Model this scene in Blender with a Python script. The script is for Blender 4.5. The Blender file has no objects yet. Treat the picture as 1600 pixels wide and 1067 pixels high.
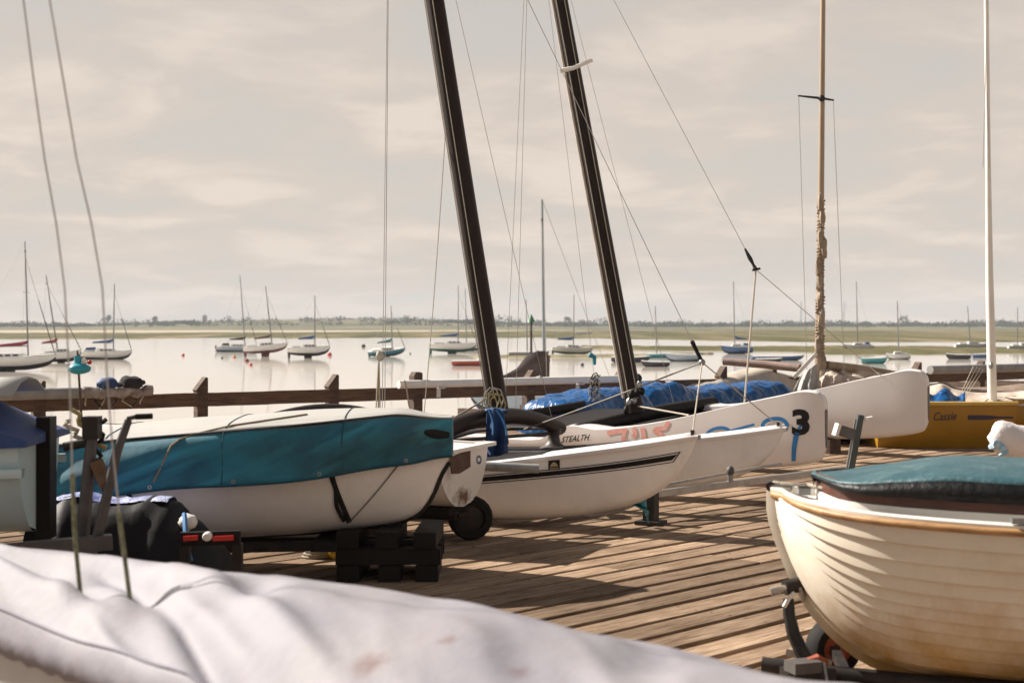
import bpy, bmesh, math, random
from mathutils import Vector, Matrix, noise
from mathutils.bvhtree import BVHTree
random.seed(7)
R = math.radians
sc = bpy.context.scene
col = sc.collection
# ------------------------------------------------------------------ camera, sky, sun, exposure
F = 2222.2; CX = 800.0; HY = 508.0; CAMZ = 1.6; WATER = -2.9
cam_d = bpy.data.cameras.new('camera'); cam = bpy.data.objects.new('camera', cam_d); col.objects.link(cam)
cam.location = (0, 0, CAMZ); cam.rotation_euler = (R(90), 0, 0)
cam_d.lens = 50; cam_d.sensor_width = 36; cam_d.shift_y = -25.5/1600
cam_d.clip_start = 0.05; cam_d.clip_end = 20000
cam_d.dof.use_dof = True; cam_d.dof.focus_distance = 12.0; cam_d.dof.aperture_fstop = 3.7
sc.camera = cam
SUN = Vector((-0.716, 0.360, 0.600)).normalized()
elev = math.asin(SUN.z); azim = math.atan2(SUN.x, SUN.y)
w = bpy.data.worlds.new('World'); sc.world = w; w.use_nodes = True
nt = w.node_tree; nt.nodes.clear(); N = nt.nodes.new; LK = nt.links.new
out = N('ShaderNodeOutputWorld'); bg = N('ShaderNodeBackground'); LK(bg.outputs[0], out.inputs[0])
sky = N('ShaderNodeTexSky'); sky.sky_type = 'NISHITA'; sky.sun_disc = False
sky.sun_elevation = elev; sky.sun_rotation = azim; sky.dust_density = 3.0; sky.air_density = 1.0
tc = N('ShaderNodeTexCoord'); sep = N('ShaderNodeSeparateXYZ'); LK(tc.outputs['Generated'], sep.inputs[0])
def mth(op, a, b=None, clamp=False):
    n = N('ShaderNodeMath'); n.operation = op; n.use_clamp = clamp
    for i, q in enumerate((a, b)):
        if q is None: continue
        if isinstance(q, (int, float)): n.inputs[i].default_value = q
        else: LK(q, n.inputs[i])
    return n.outputs[0]
zz = mth('ADD', mth('ABSOLUTE', sep.outputs[2]), 0.16)
cmb = N('ShaderNodeCombineXYZ'); LK(mth('DIVIDE', sep.outputs[0], zz), cmb.inputs[0]); LK(mth('DIVIDE', sep.outputs[1], zz), cmb.inputs[1])
n1 = N('ShaderNodeTexNoise'); n1.inputs['Scale'].default_value = 2.1; n1.inputs['Detail'].default_value = 9; n1.inputs['Roughness'].default_value = .55
n1.inputs['Distortion'].default_value = .35
LK(cmb.outputs[0], n1.inputs['Vector'])
rp = N('ShaderNodeValToRGB'); LK(n1.outputs['Fac'], rp.inputs[0])
e = rp.color_ramp.elements
e[0].position = .38; e[0].color = (.96, .97, .945, 1)        # thin grey-blue gaps in the veil
e[1].position = .62; e[1].color = (1.23, 1.15, 1.075, 1)      # cream cloud
m_ = rp.color_ramp.elements.new(.50); m_.color = (1.05, .985, .93, 1)
# the cloud veil over the clear sky; the clear sky shows through a little
mix = N('ShaderNodeMixRGB')      # haze and cloud veil: thick towards the horizon, cut back overhead to darken the deck's shadows
thin = N('ShaderNodeMapRange'); thin.interpolation_type = 'SMOOTHSTEP'; LK(mth('ABSOLUTE', sep.outputs[2]), thin.inputs[0]); thin.inputs[1].default_value = .06; thin.inputs[2].default_value = .78; thin.inputs[3].default_value = .94; thin.inputs[4].default_value = .10; LK(thin.outputs[0], mix.inputs[0])
hs = N('ShaderNodeHueSaturation'); hs.inputs['Saturation'].default_value = .45; hs.inputs['Value'].default_value = .032
LK(sky.outputs[0], hs.inputs['Color'])
mlt = N('ShaderNodeMixRGB'); mlt.blend_type = 'MULTIPLY'; mlt.inputs[0].default_value = 1; LK(rp.outputs[0], mlt.inputs[1]); mlt.inputs[2].default_value = (3.42, 3.16, 2.94, 1)
sc10 = N('ShaderNodeMixRGB'); sc10.blend_type = 'MULTIPLY'; sc10.inputs[0].default_value = 1; LK(hs.outputs[0], sc10.inputs[1]); sc10.inputs[2].default_value = (10, 10, 10, 1)
LK(sc10.outputs[0], mix.inputs[1]); LK(mlt.outputs[0], mix.inputs[2]); LK(mix.outputs[0], bg.inputs[0])
bg.inputs[1].default_value = 0.1
sl = bpy.data.lights.new('sun', 'SUN'); sl.energy = 5.0; sl.angle = R(0.55); sl.color = (1, .93, .83)
so = bpy.data.objects.new('sun', sl); col.objects.link(so); so.rotation_euler = SUN.to_track_quat('Z', 'Y').to_euler(); so.location = (-20, 15, 30)
vs = sc.view_settings; vs.view_transform = 'Standard'; vs.look = 'None'; vs.exposure = 1.0; vs.gamma = 1; vs.use_curve_mapping = False
sc.render.engine = 'CYCLES'

# ------------------------------------------------------------------ helpers
def P(px, py, d): return Vector(((px-CX)/F*d, d, CAMZ-(py-HY)/F*d))
def G(px, py, z=0.0): return P(px, py, (CAMZ-z)*F/(py-HY))
def U(px, d): return (px-CX)/F*d
def lerp(a, b, t): return a+(b-a)*t
def smooth(t): t = max(0., min(1., t)); return t*t*(3-2*t)
def interp(pts, x):
    """monotone cubic through (x, y) pairs"""
    n = len(pts)
    if x <= pts[0][0]: return pts[0][1]
    if x >= pts[-1][0]: return pts[-1][1]
    ds = [(pts[i+1][1]-pts[i][1])/(pts[i+1][0]-pts[i][0]) for i in range(n-1)]
    def m(i):
        if i == 0: return ds[0]
        if i == n-1: return ds[-1]
        a, b = ds[i-1], ds[i]
        return 0. if a*b <= 0 else 2*a*b/(a+b)
    for i in range(n-1):
        if x <= pts[i+1][0]:
            h = pts[i+1][0]-pts[i][0]; t = (x-pts[i][0])/h
            return ((2*t**3-3*t*t+1)*pts[i][1]+(t**3-2*t*t+t)*h*m(i)+(-2*t**3+3*t*t)*pts[i+1][1]+(t**3-t*t)*h*m(i+1))
MATS = {}
def mat(name, c, rough=.5, var=.10, scale=5., bump=0., bscale=60., metal=0., c2=None, stretch=(1, 1, 1), dirt=0., dirtc=(.16, .10, .06), spec=.5, sheen=0., vor=False, alpha=1.):
    if name in MATS: return MATS[name]
    m = bpy.data.materials.new(name); m.use_nodes = True; t = m.node_tree; b = t.nodes['Principled BSDF']
    n = t.nodes.new; l = t.links.new
    b.inputs['Roughness'].default_value = rough; spec = spec if max(c) > .06 else spec*.45; b.inputs['Metallic'].default_value = metal; b.inputs['Specular IOR Level'].default_value = spec
    if sheen: b.inputs['Sheen Weight'].default_value = sheen
    co = n('ShaderNodeTexCoord'); mp = n('ShaderNodeMapping'); l(co.outputs['Object'], mp.inputs[0]); mp.inputs['Scale'].default_value = stretch
    nz = n('ShaderNodeTexNoise'); nz.inputs['Scale'].default_value = scale; nz.inputs['Detail'].default_value = 7; nz.inputs['Roughness'].default_value = .62; l(mp.outputs[0], nz.inputs['Vector'])
    r = n('ShaderNodeValToRGB'); r.color_ramp.elements[0].position = .32; r.color_ramp.elements[1].position = .68; l(nz.outputs['Fac'], r.inputs[0])
    d = c2 if c2 else tuple(q*(1-var*2) for q in c)
    r.color_ramp.elements[0].color = (*d, 1); r.color_ramp.elements[1].color = (*c, 1)
    src = r.outputs[0]
    if dirt:
        n2 = n('ShaderNodeTexNoise'); n2.inputs['Scale'].default_value = 3.1; n2.inputs['Detail'].default_value = 10; n2.inputs['Roughness'].default_value = .75
        mp2 = n('ShaderNodeMapping'); mp2.inputs['Scale'].default_value = (2.2, 2.2, .8); l(co.outputs['Object'], mp2.inputs[0]); l(mp2.outputs[0], n2.inputs['Vector'])
        r2 = n('ShaderNodeValToRGB'); r2.color_ramp.elements[0].position = .54; r2.color_ramp.elements[1].position = .80
        r2.color_ramp.elements[1].color = (dirt, dirt, dirt, 1); l(n2.outputs['Fac'], r2.inputs[0])
        mx = n('ShaderNodeMixRGB'); l(r2.outputs[0], mx.inputs[0]); l(src, mx.inputs[1]); mx.inputs[2].default_value = (*dirtc, 1); src = mx.outputs[0]
    l(src, b.inputs['Base Color'])
    if bump:
        if vor:
            nb = n('ShaderNodeTexVoronoi'); nb.inputs['Scale'].default_value = bscale; nb.feature = 'F1'; ob = nb.outputs['Distance']
            wn = n('ShaderNodeTexNoise'); wn.inputs['Scale'].default_value = bscale*.5; wn.inputs['Detail'].default_value = 4; l(co.outputs['Object'], wn.inputs['Vector'])
            mv = n('ShaderNodeMixRGB'); mv.inputs[0].default_value = .12; l(co.outputs['Object'], mv.inputs[1]); l(wn.outputs['Color'], mv.inputs[2]); l(mv.outputs[0], nb.inputs['Vector'])
        else:
            nb = n('ShaderNodeTexNoise'); nb.inputs['Scale'].default_value = bscale; nb.inputs['Detail'].default_value = 5; l(mp.outputs[0], nb.inputs['Vector']); ob = nb.outputs['Fac']
        bp = n('ShaderNodeBump'); bp.inputs['Strength'].default_value = bump; bp.inputs['Distance'].default_value = .02; l(ob, bp.inputs['Height']); l(bp.outputs[0], b.inputs['Normal'])
    MATS[name] = m
    return m

class MB:
    def __init__(s): s.v = []; s.f = []
    def add(s, vs, fs):
        o = len(s.v); s.v += [Vector(q) for q in vs]; s.f += [tuple(i+o for i in q) for q in fs]; return s
    def box(s, c, d, rot=None):
        c = Vector(c); x, y, z = (q/2 for q in d)
        vs = [Vector(q) for q in ((-x,-y,-z),(x,-y,-z),(x,y,-z),(-x,y,-z),(-x,-y,z),(x,-y,z),(x,y,z),(-x,y,z))]
        if rot is not None: vs = [rot@q for q in vs]
        return s.add([q+c for q in vs], [(3,2,1,0),(4,5,6,7),(0,1,5,4),(1,2,6,5),(2,3,7,6),(3,0,4,7)])
    def bar(s, a, b, wd, ht, up=(0,0,1)):
        """box beam from a to b"""
        a, b = Vector(a), Vector(b); ax = (b-a).normalized(); side = ax.cross(Vector(up)).normalized(); u = side.cross(ax)
        vs = [p+side*i*wd/2+u*j*ht/2 for p in (a, b) for i, j in ((-1,-1),(1,-1),(1,1),(-1,1))]
        return s.add(vs, [(0,1,2,3),(7,6,5,4),(0,4,5,1),(1,5,6,2),(2,6,7,3),(3,7,4,0)])
    def tube(s, pts, r, n=8, cap=True, flat=1., up=(0,0,1)):
        pts = [Vector(p) for p in pts]; k = len(pts); rr = r if isinstance(r, (list, tuple)) else [r]*k
        vs = []; prev = None
        for i, p in enumerate(pts):
            ax = (pts[min(i+1, k-1)]-pts[max(i-1, 0)]).normalized()
            if prev is None:
                h = Vector(up)
                if abs(ax.dot(h)) > .95: h = Vector((1, 0, 0)) if abs(ax.x) < .9 else Vector((0, 1, 0))
                a = ax.cross(h).normalized()
            else: a = (prev-ax*prev.dot(ax)).normalized()
            prev = a; b = ax.cross(a)
            for j in range(n):
                t = 2*math.pi*j/n; vs.append(p+(a*math.cos(t)*flat+b*math.sin(t))*rr[i])
        fs = [(i*n+j, i*n+(j+1) % n, (i+1)*n+(j+1) % n, (i+1)*n+j) for i in range(k-1) for j in range(n)]
        if cap: fs += [tuple(range(n-1, -1, -1)), tuple(range((k-1)*n, k*n))]
        return s.add(vs, fs)
    def grid(s, rows, flip=False, closed=False):
        a = len(rows); b = len(rows[0]); vs = [q for r in rows for q in r]
        fs = []
        for i in range(a-1):
            for j in range(b if closed else b-1):
                q = (i*b+j, i*b+(j+1) % b, (i+1)*b+(j+1) % b, (i+1)*b+j); fs.append(q[::-1] if flip else q)
        return s.add(vs, fs)
    def poly(s, pts): return s.add(pts, [tuple(range(len(pts)))])
    def prism(s, outline, vec):
        n = len(outline); o = [Vector(q) for q in outline]; vec = Vector(vec)
        return s.add(o+[q+vec for q in o], [tuple(range(n-1, -1, -1)), tuple(range(n, 2*n))]+[(i, (i+1) % n, n+(i+1) % n, n+i) for i in range(n)])
    def lathe(s, c, prof, n=16, axis=(0, 0, 1)):
        c = Vector(c); ax = Vector(axis).normalized(); h = Vector((0, 0, 1)) if abs(ax.z) < .9 else Vector((1, 0, 0))
        a = ax.cross(h).normalized(); b = ax.cross(a)
        rows = [[c+ax*z+(a*math.cos(2*math.pi*j/n)+b*math.sin(2*math.pi*j/n))*max(r, 1e-4) for j in range(n)] for r, z in prof]
        return s.grid(rows, closed=True)
    def ball(s, c, r, n=12, m=8, jit=0.):
        rx, ry, rz = (r, r, r) if isinstance(r, (int, float)) else r
        c = Vector(c); rows = []
        for i in range(m+1):
            t = math.pi*i/m; row = []
            for j in range(n):
                q = 2*math.pi*j/n; dv = Vector((math.sin(t)*math.cos(q), math.sin(t)*math.sin(q), -math.cos(t)))
                k = 1+jit*noise.noise(dv*1.7+c*3.1)
                row.append(c+Vector((dv.x*rx, dv.y*ry, dv.z*rz))*k)
            rows.append(row)
        return s.grid(rows, closed=True)
    def build(s, name, m, parent=None, world=False, sharp=40, thick=0., sub=0):
        vs = s.v
        if world and parent is not None:
            inv = WM(parent).inverted(); vs = [inv@q for q in vs]
        me = bpy.data.meshes.new(name); me.from_pydata([tuple(q) for q in vs], [], s.f); me.update()
        bm = bmesh.new(); bm.from_mesh(me); bmesh.ops.recalc_face_normals(bm, faces=bm.faces); bm.to_mesh(me); bm.free()
        me.shade_smooth(); me.set_sharp_from_angle(angle=R(sharp))
        me.materials.append(m)
        o = bpy.data.objects.new(name, me); col.objects.link(o)
        if parent is not None: o.parent = parent
        if thick:
            md = o.modifiers.new('solid', 'SOLIDIFY'); md.thickness = thick; md.offset = 0
        return o
MW = {}
def WM(o):
    while o.parent is not None: o = o.parent
    return MW.get(o.name, Matrix.Identity(4))
def thing(name, label, cat, loc=(0, 0, 0), rz=0., pitch=0., roll=0., group=None):
    o = bpy.data.objects.new(name, None); col.objects.link(o); o.empty_display_size = .2
    o.location = loc; o.rotation_euler = (roll, -pitch, rz)
    MW[o.name] = Matrix.Translation(Vector(loc))@o.rotation_euler.to_matrix().to_4x4()
    return tag(o, label, cat, group)
def tag(o, label, cat, group=None, kind=None):
    if label: o['label'] = label
    if cat: o['category'] = cat
    if group: o['group'] = group
    if kind: o['kind'] = kind
    return o
def bvh_of(*objs):
    V = []; Fc = []
    for o in objs:
        m = WM(o); k = len(V); V += [m@v.co for v in o.data.vertices]; Fc += [[i+k for i in p.vertices] for p in o.data.polygons]
    return BVHTree.FromPolygons(V, Fc)
ORG = Vector((0, 0, CAMZ))
def onto(tree, px, py, off=.004):
    d = (P(px, py, 10)-ORG).normalized(); h, n, i, t = tree.ray_cast(ORG, d)
    if h is None:
        h, n, i, t = tree.find_nearest(P(px, py, 10) if LASTD[0] is None else ORG+d*LASTD[0]); t = LASTD[0]
    else: LASTD[0] = t
    if n.dot(d) > 0: n = -n
    return h+n*off
LASTD = [None]
def ribbon(mb, tree, pts, wd, step=4., off=.004, closed=False):
    """a painted stroke laid on the surface it touches; pts and width in photo pixels"""
    dense = []
    n = len(pts)
    for i in range(n-1):
        p0 = pts[max(i-1, 0)]; p1 = pts[i]; p2 = pts[i+1]; p3 = pts[min(i+2, n-1)]
        k = max(2, int(math.hypot(p2[0]-p1[0], p2[1]-p1[1])/step))
        for j in range(k):
            t = j/k
            dense.append(tuple(.5*((2*p1[a])+(-p0[a]+p2[a])*t+(2*p0[a]-5*p1[a]+4*p2[a]-p3[a])*t*t+(-p0[a]+3*p1[a]-3*p2[a]+p3[a])*t**3) for a in (0, 1)))
    dense.append(pts[-1]); rows = []
    for i, p in enumerate(dense):
        q0 = dense[max(i-1, 0)]; q1 = dense[min(i+1, len(dense)-1)]; dx, dy = q1[0]-q0[0], q1[1]-q0[1]; l = math.hypot(dx, dy) or 1
        ww = wd(i/(len(dense)-1)) if callable(wd) else wd
        nx, ny = -dy/l*ww/2, dx/l*ww/2
        rows.append([onto(tree, p[0]+nx*a, p[1]+ny*a, off) for a in (-1, 0, 1)])
    mb.grid(rows)
def text_decal(name, body, tree, x0, y0, hpx, wpx, m, parent, slope=0., shear=0., bold=0., off=.004):
    cu = bpy.data.curves.new(name, 'FONT'); cu.body = body; cu.offset = bold; cu.resolution_u = 3
    o = bpy.data.objects.new(name+'_tmp', cu); col.objects.link(o)
    dg = bpy.context.evaluated_depsgraph_get(); me = bpy.data.meshes.new_from_object(o.evaluated_get(dg)); bpy.data.objects.remove(o)
    bm = bmesh.new(); bm.from_mesh(me); bmesh.ops.triangulate(bm, faces=bm.faces)
    xs = [v.co.x for v in bm.verts]; ys = [v.co.y for v in bm.verts]; ax, bx, ay, by = min(xs), max(xs), min(ys), max(ys)
    mb = MB(); bm.verts.index_update(); pts = []
    for v in bm.verts:
        u = (v.co.x-ax)/(bx-ax); q = (v.co.y-ay)/(by-ay)
        px = x0+u*wpx+shear*q*hpx; py = y0-q*hpx+slope*u*wpx
        pts.append(onto(tree, px, py, off))
    mb.add(pts, [tuple(v.index for v in f.verts) for f in bm.faces]); bm.free()
    return mb.build(name, m, parent, world=True)
def fold(p, a, sc_=1.):
    return a*(noise.noise(Vector(p)*sc_)+.5*noise.noise(Vector(p)*sc_*2.3))

# hull: stations measured aft from the bow; local x = -s, y = half breadth, z up
def hull_pt(S, s, u, side, p=2.2):
    wv = interp(S['w'], s); k = interp(S['k'], s); h = interp(S['h'], s)
    f = (1-(1-u)**p)**(1/p)
    fl = S.get('flare', 0.)
    return Vector((-s, side*wv*(f*(1-fl)+fl*u), k+(h-k)*u))
def stations(S, n=26):
    L = S['L']; return [L*(i/n)**1.9 for i in range(n+1)]
def us(n): return [(1-math.cos(math.pi/2*i/n))*.6+.4*i/n for i in range(n+1)]
def hull_mesh(mb, S, u0=0., u1=1., nu=10, p=2.2, off=(0, 0, 0), transom=True, n=26, zs=1.):
    off = Vector(off); ss = stations(S, n)
    uu = [u0+(u1-u0)*q for q in us(nu)]
    def q(s, u, sd):
        v = hull_pt(S, s, u, sd, p); return Vector((v.x, v.y, v.z*zs))+off
    for sd in (-1, 1): mb.grid([[q(s, u, sd) for u in uu] for s in ss])
    if transom:
        a = [q(ss[-1], u, -1) for u in uu]; b = [q(ss[-1], u, 1) for u in uu]; mb.grid([a, b])
    return mb
def deck_mesh(mb, S, dz=0., crown=.02, inset=0., s0=0., s1=None, off=(0, 0, 0), n=26, zs=1., nv=6):
    off = Vector(off); rows = []
    for s in stations(S, n):
        if s < s0 or (s1 is not None and s > s1): continue
        wv = max(interp(S['w'], s)-inset, .003); h = interp(S['h'], s)*zs
        rows.append([Vector((-s, wv*(2*j/nv-1), h+dz+crown*(1-(2*j/nv-1)**2)))+off for j in range(nv+1)])
    return mb.grid(rows)
def rim(mb, S, out_=.02, ht=.03, dz=0., off=(0, 0, 0), n=26, zs=1., sides=(-1, 1)):
    off = Vector(off)
    for sd in sides:
        rows = []
        for s in stations(S, n):
            wv = interp(S['w'], s); h = interp(S['h'], s)*zs
            y0, y1 = wv-.01, wv+out_
            rows.append([Vector((-s+(out_ if s == 0 else 0), sd*y, h+dz+z))+off for y, z in ((y0, -ht), (y1-.004, -ht), (y1, -ht*.6), (y1, -ht*.1), (y1-.006, .004), (y0-.02, .006))])
        mb.grid(rows, closed=True)
    return mb
def wheel(parent, c, r, wd, axis, tyre, hub):
    t = MB().lathe(c, [(r*.62, -wd/2), (r*.9, -wd/2), (r, -wd*.3), (r, wd*.3), (r*.9, wd/2), (r*.62, wd/2), (r*.62, -wd/2)], 20, axis).build('wheel', tyre, parent, world=True)
    MB().lathe(c, [(0, -wd*.35), (r*.25, -wd*.4), (r*.62, -wd*.3), (r*.62, wd*.3), (r*.25, wd*.4), (0, wd*.35)], 16, axis).build('hub', hub, t, world=True)
    return t
# ------------------------------------------------------------------ materials
gel = mat('white_gelcoat', (.82, .78, .745), .30, .05, 3, dirt=.25, dirtc=(.36, .29, .23))
gel2 = mat('clean_gelcoat', (.73, .695, .685), .3, .03, 2, dirt=.12, dirtc=(.5, .42, .36))
blackm = mat('black_coating', (.013, .010, .009), .6, .2, 8, bump=.1)
carbon = mat('dark_mast_coating', (.026, .014, .011), .5, .25, 4, stretch=(6, 6, .4), bump=.05)
steel = mat('galvanised_steel', (.36, .36, .36), .42, .2, 14, metal=.85, dirt=.4, dirtc=(.13, .08, .05))
darksteel = mat('dark_painted_steel', (.035, .03, .028), .5, .25, 10, dirt=.5, dirtc=(.12, .05, .025))
rubber = mat('tyre_rubber', (.018, .016, .015), .8, .2, 12)
wire = mat('rigging_wire', (.40, .37, .34), .4, .1, 5, metal=.5)
ropew = mat('pale_rope', (.55, .49, .40), .85, .2, 60, bump=.5, bscale=150)
ropeg = mat('green_flecked_rope', (.30, .29, .16), .85, .4, 70, c2=(.08, .085, .05), bump=.6, bscale=180)
ropey = mat('yellow_rope', (.48, .37, .15), .85, .2, 60, bump=.5, bscale=150)
strapm = mat('black_webbing', (.02, .019, .018), .8, .2, 40)
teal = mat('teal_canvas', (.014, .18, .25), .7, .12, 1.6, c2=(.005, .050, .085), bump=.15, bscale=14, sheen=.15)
def fold_light(m, c, amt):
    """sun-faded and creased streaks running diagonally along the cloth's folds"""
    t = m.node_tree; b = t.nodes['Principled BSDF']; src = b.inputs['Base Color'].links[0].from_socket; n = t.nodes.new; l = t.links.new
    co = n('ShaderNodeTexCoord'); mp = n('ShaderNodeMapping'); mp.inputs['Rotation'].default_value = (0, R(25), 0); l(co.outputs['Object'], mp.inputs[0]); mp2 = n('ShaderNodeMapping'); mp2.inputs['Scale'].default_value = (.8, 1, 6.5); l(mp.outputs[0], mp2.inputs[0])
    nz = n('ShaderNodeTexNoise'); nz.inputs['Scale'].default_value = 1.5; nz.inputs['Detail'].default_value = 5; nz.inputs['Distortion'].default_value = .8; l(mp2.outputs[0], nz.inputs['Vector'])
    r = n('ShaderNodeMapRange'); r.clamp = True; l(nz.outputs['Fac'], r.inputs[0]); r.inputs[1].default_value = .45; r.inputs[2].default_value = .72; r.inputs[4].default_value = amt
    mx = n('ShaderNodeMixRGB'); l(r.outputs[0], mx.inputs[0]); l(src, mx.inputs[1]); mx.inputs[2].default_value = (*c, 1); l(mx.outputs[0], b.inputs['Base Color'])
fold_light(teal, (.030, .27, .36), .8)  # paints lit folds into the teal skirt's colour
canvasw = mat('white_canvas', (.40, .385, .365), .65, .05, 2.5, bump=.12, bscale=9)
lilac = mat('faded_white_tarpaulin', (.275, .255, .268), .7, .06, 2, c2=(.215, .205, .245), bump=.10, bscale=26, dirt=.15, dirtc=(.30, .16, .13))
navy = mat('navy_canvas', (.03, .065, .20), .65, .2, 4, bump=.2, bscale=20)
bluet = mat('blue_polythene_tarpaulin', (.004, .092, .28), .30, .2, 5, c2=(.004, .055, .18), bump=1., bscale=11, vor=True)
clothb = mat('blue_cloth', (.012, .05, .17), .8, .25, 7, bump=.3, bscale=30)
beige = mat('beige_sailcloth', (.50, .43, .36), .8, .15, 4, bump=.4, bscale=14)
greyc = mat('grey_cover_cloth', (.42, .41, .39), .7, .15, 5, bump=.4, bscale=14)
cream = mat('cream_painted_plank', (.74, .68, .58), .36, .06, 3, c2=(.66, .58, .47), stretch=(.6, 2, 2), dirt=.30, dirtc=(.40, .26, .12))
def weather_low(m, z0, z1, c, amt):
    """ragged yellow-brown waterline staining on the lower planks"""
    t = m.node_tree; b = t.nodes['Principled BSDF']; src = b.inputs['Base Color'].links[0].from_socket; n = t.nodes.new; l = t.links.new
    co = n('ShaderNodeTexCoord'); sp_ = n('ShaderNodeSeparateXYZ'); l(co.outputs['Object'], sp_.inputs[0]); nz = n('ShaderNodeTexNoise'); nz.inputs['Scale'].default_value = 4.5; nz.inputs['Detail'].default_value = 9; nz.inputs['Roughness'].default_value = .7
    mp = n('ShaderNodeMapping'); mp.inputs['Scale'].default_value = (1, 1, .35); l(co.outputs['Object'], mp.inputs[0]); l(mp.outputs[0], nz.inputs['Vector'])
    mr = n('ShaderNodeMapRange'); l(sp_.outputs[2], mr.inputs[0]); mr.inputs[1].default_value = z1; mr.inputs[2].default_value = z0; mr.inputs[3].default_value = -.25; mr.inputs[4].default_value = .55
    a = n('ShaderNodeMath'); a.operation = 'ADD'; l(mr.outputs[0], a.inputs[0]); l(nz.outputs['Fac'], a.inputs[1])
    r = n('ShaderNodeMapRange'); r.clamp = True; l(a.outputs[0], r.inputs[0]); r.inputs[1].default_value = .48; r.inputs[2].default_value = 1.0; r.inputs[4].default_value = amt
    mx = n('ShaderNodeMixRGB'); l(r.outputs[0], mx.inputs[0]); l(src, mx.inputs[1]); mx.inputs[2].default_value = (*c, 1); l(mx.outputs[0], b.inputs['Base Color'])
weather_low(cream, .10, .66, (.40, .225, .045), .9)
oak = mat('varnished_rubbing_strake', (.50, .29, .12), .42, .25, 5, c2=(.26, .125, .05), stretch=(.5, 6, 6), bump=.2)
mahog = mat('mahogany', (.11, .038, .022), .38, .25, 6, stretch=(.5, 6, 6))
whitep = mat('white_paint', (.78, .75, .70), .45, .06, 4)
covdk = mat('dark_teal_vinyl', (.045, .11, .128), .5, .25, 5, c2=(.014, .065, .085), bump=.35, bscale=26, dirt=.4, dirtc=(.34, .36, .33))
yellow = mat('mustard_paint', (.36, .185, .012), .4, .08, 3, dirt=.2)
yellowl = mat('pale_mustard_rim', (.62, .42, .10), .4, .08, 3)
timber = mat('weathered_brown_timber', (.125, .078, .052), .85, .3, 7, c2=(.052, .032, .024), stretch=(.7, .7, 3), bump=.4, bscale=16)
timberr = mat('weathered_rail_timber', (.16, .095, .06), .85, .3, 6, c2=(.065, .038, .027), stretch=(.6, .6, 5), bump=.4, bscale=16)
woodpad = mat('stained_plywood', (.13, .075, .05), .8, .35, 9, c2=(.06, .03, .02))
red = mat('red_plastic', (.55, .025, .02), .35, .1, 4)
inkblack = mat('black_vinyl_lettering', (.012, .010, .010), .45, .05, 4)
paintblue = mat('blue_spray_paint', (.02, .16, .45), .5, .15, 14, c2=(.03, .24, .55))
paintpink = mat('faded_red_spray_paint', (.72, .28, .25), .55, .15, 14, c2=(.78, .45, .40))
badgeblue = mat('blue_badge_print', (.03, .07, .18), .4)
gold = mat('gold_print', (.50, .38, .24), .5)
plasticg = mat('grey_plastic_pipe', (.33, .33, .33), .38, .2, 8, dirt=.3)
rust = mat('rust_stain', (.19, .09, .045), .85, .3, 12, c2=(.10, .05, .03))

# ------------------------------------------------------------------ water, far shore
def water_mat():
    m = bpy.data.materials.new('estuary_water'); m.use_nodes = True; t = m.node_tree; b = t.nodes['Principled BSDF']
    b.inputs['Base Color'].default_value = (.60, .55, .49, 1); b.inputs['Roughness'].default_value = .07; b.inputs['IOR'].default_value = 1.33
    co = t.nodes.new('ShaderNodeTexCoord'); mp = t.nodes.new('ShaderNodeMapping'); mp.inputs['Scale'].default_value = (.22, .5, 1); t.links.new(co.outputs['Object'], mp.inputs[0])
    nz = t.nodes.new('ShaderNodeTexNoise'); nz.inputs['Scale'].default_value = 1.1; nz.inputs['Detail'].default_value = 3; t.links.new(mp.outputs[0], nz.inputs['Vector'])
    bp = t.nodes.new('ShaderNodeBump'); bp.inputs['Strength'].default_value = .10; bp.inputs['Distance'].default_value = .10
    t.links.new(nz.outputs['Fac'], bp.inputs['Height']); t.links.new(bp.outputs[0], b.inputs['Normal'])
    return m
tag(MB().grid([[(-3200, -60, WATER), (3200, -60, WATER)], [(-3200, 4300, WATER), (3200, 4300, WATER)]]).build('water', water_mat()), None, None, kind='structure')

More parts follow.
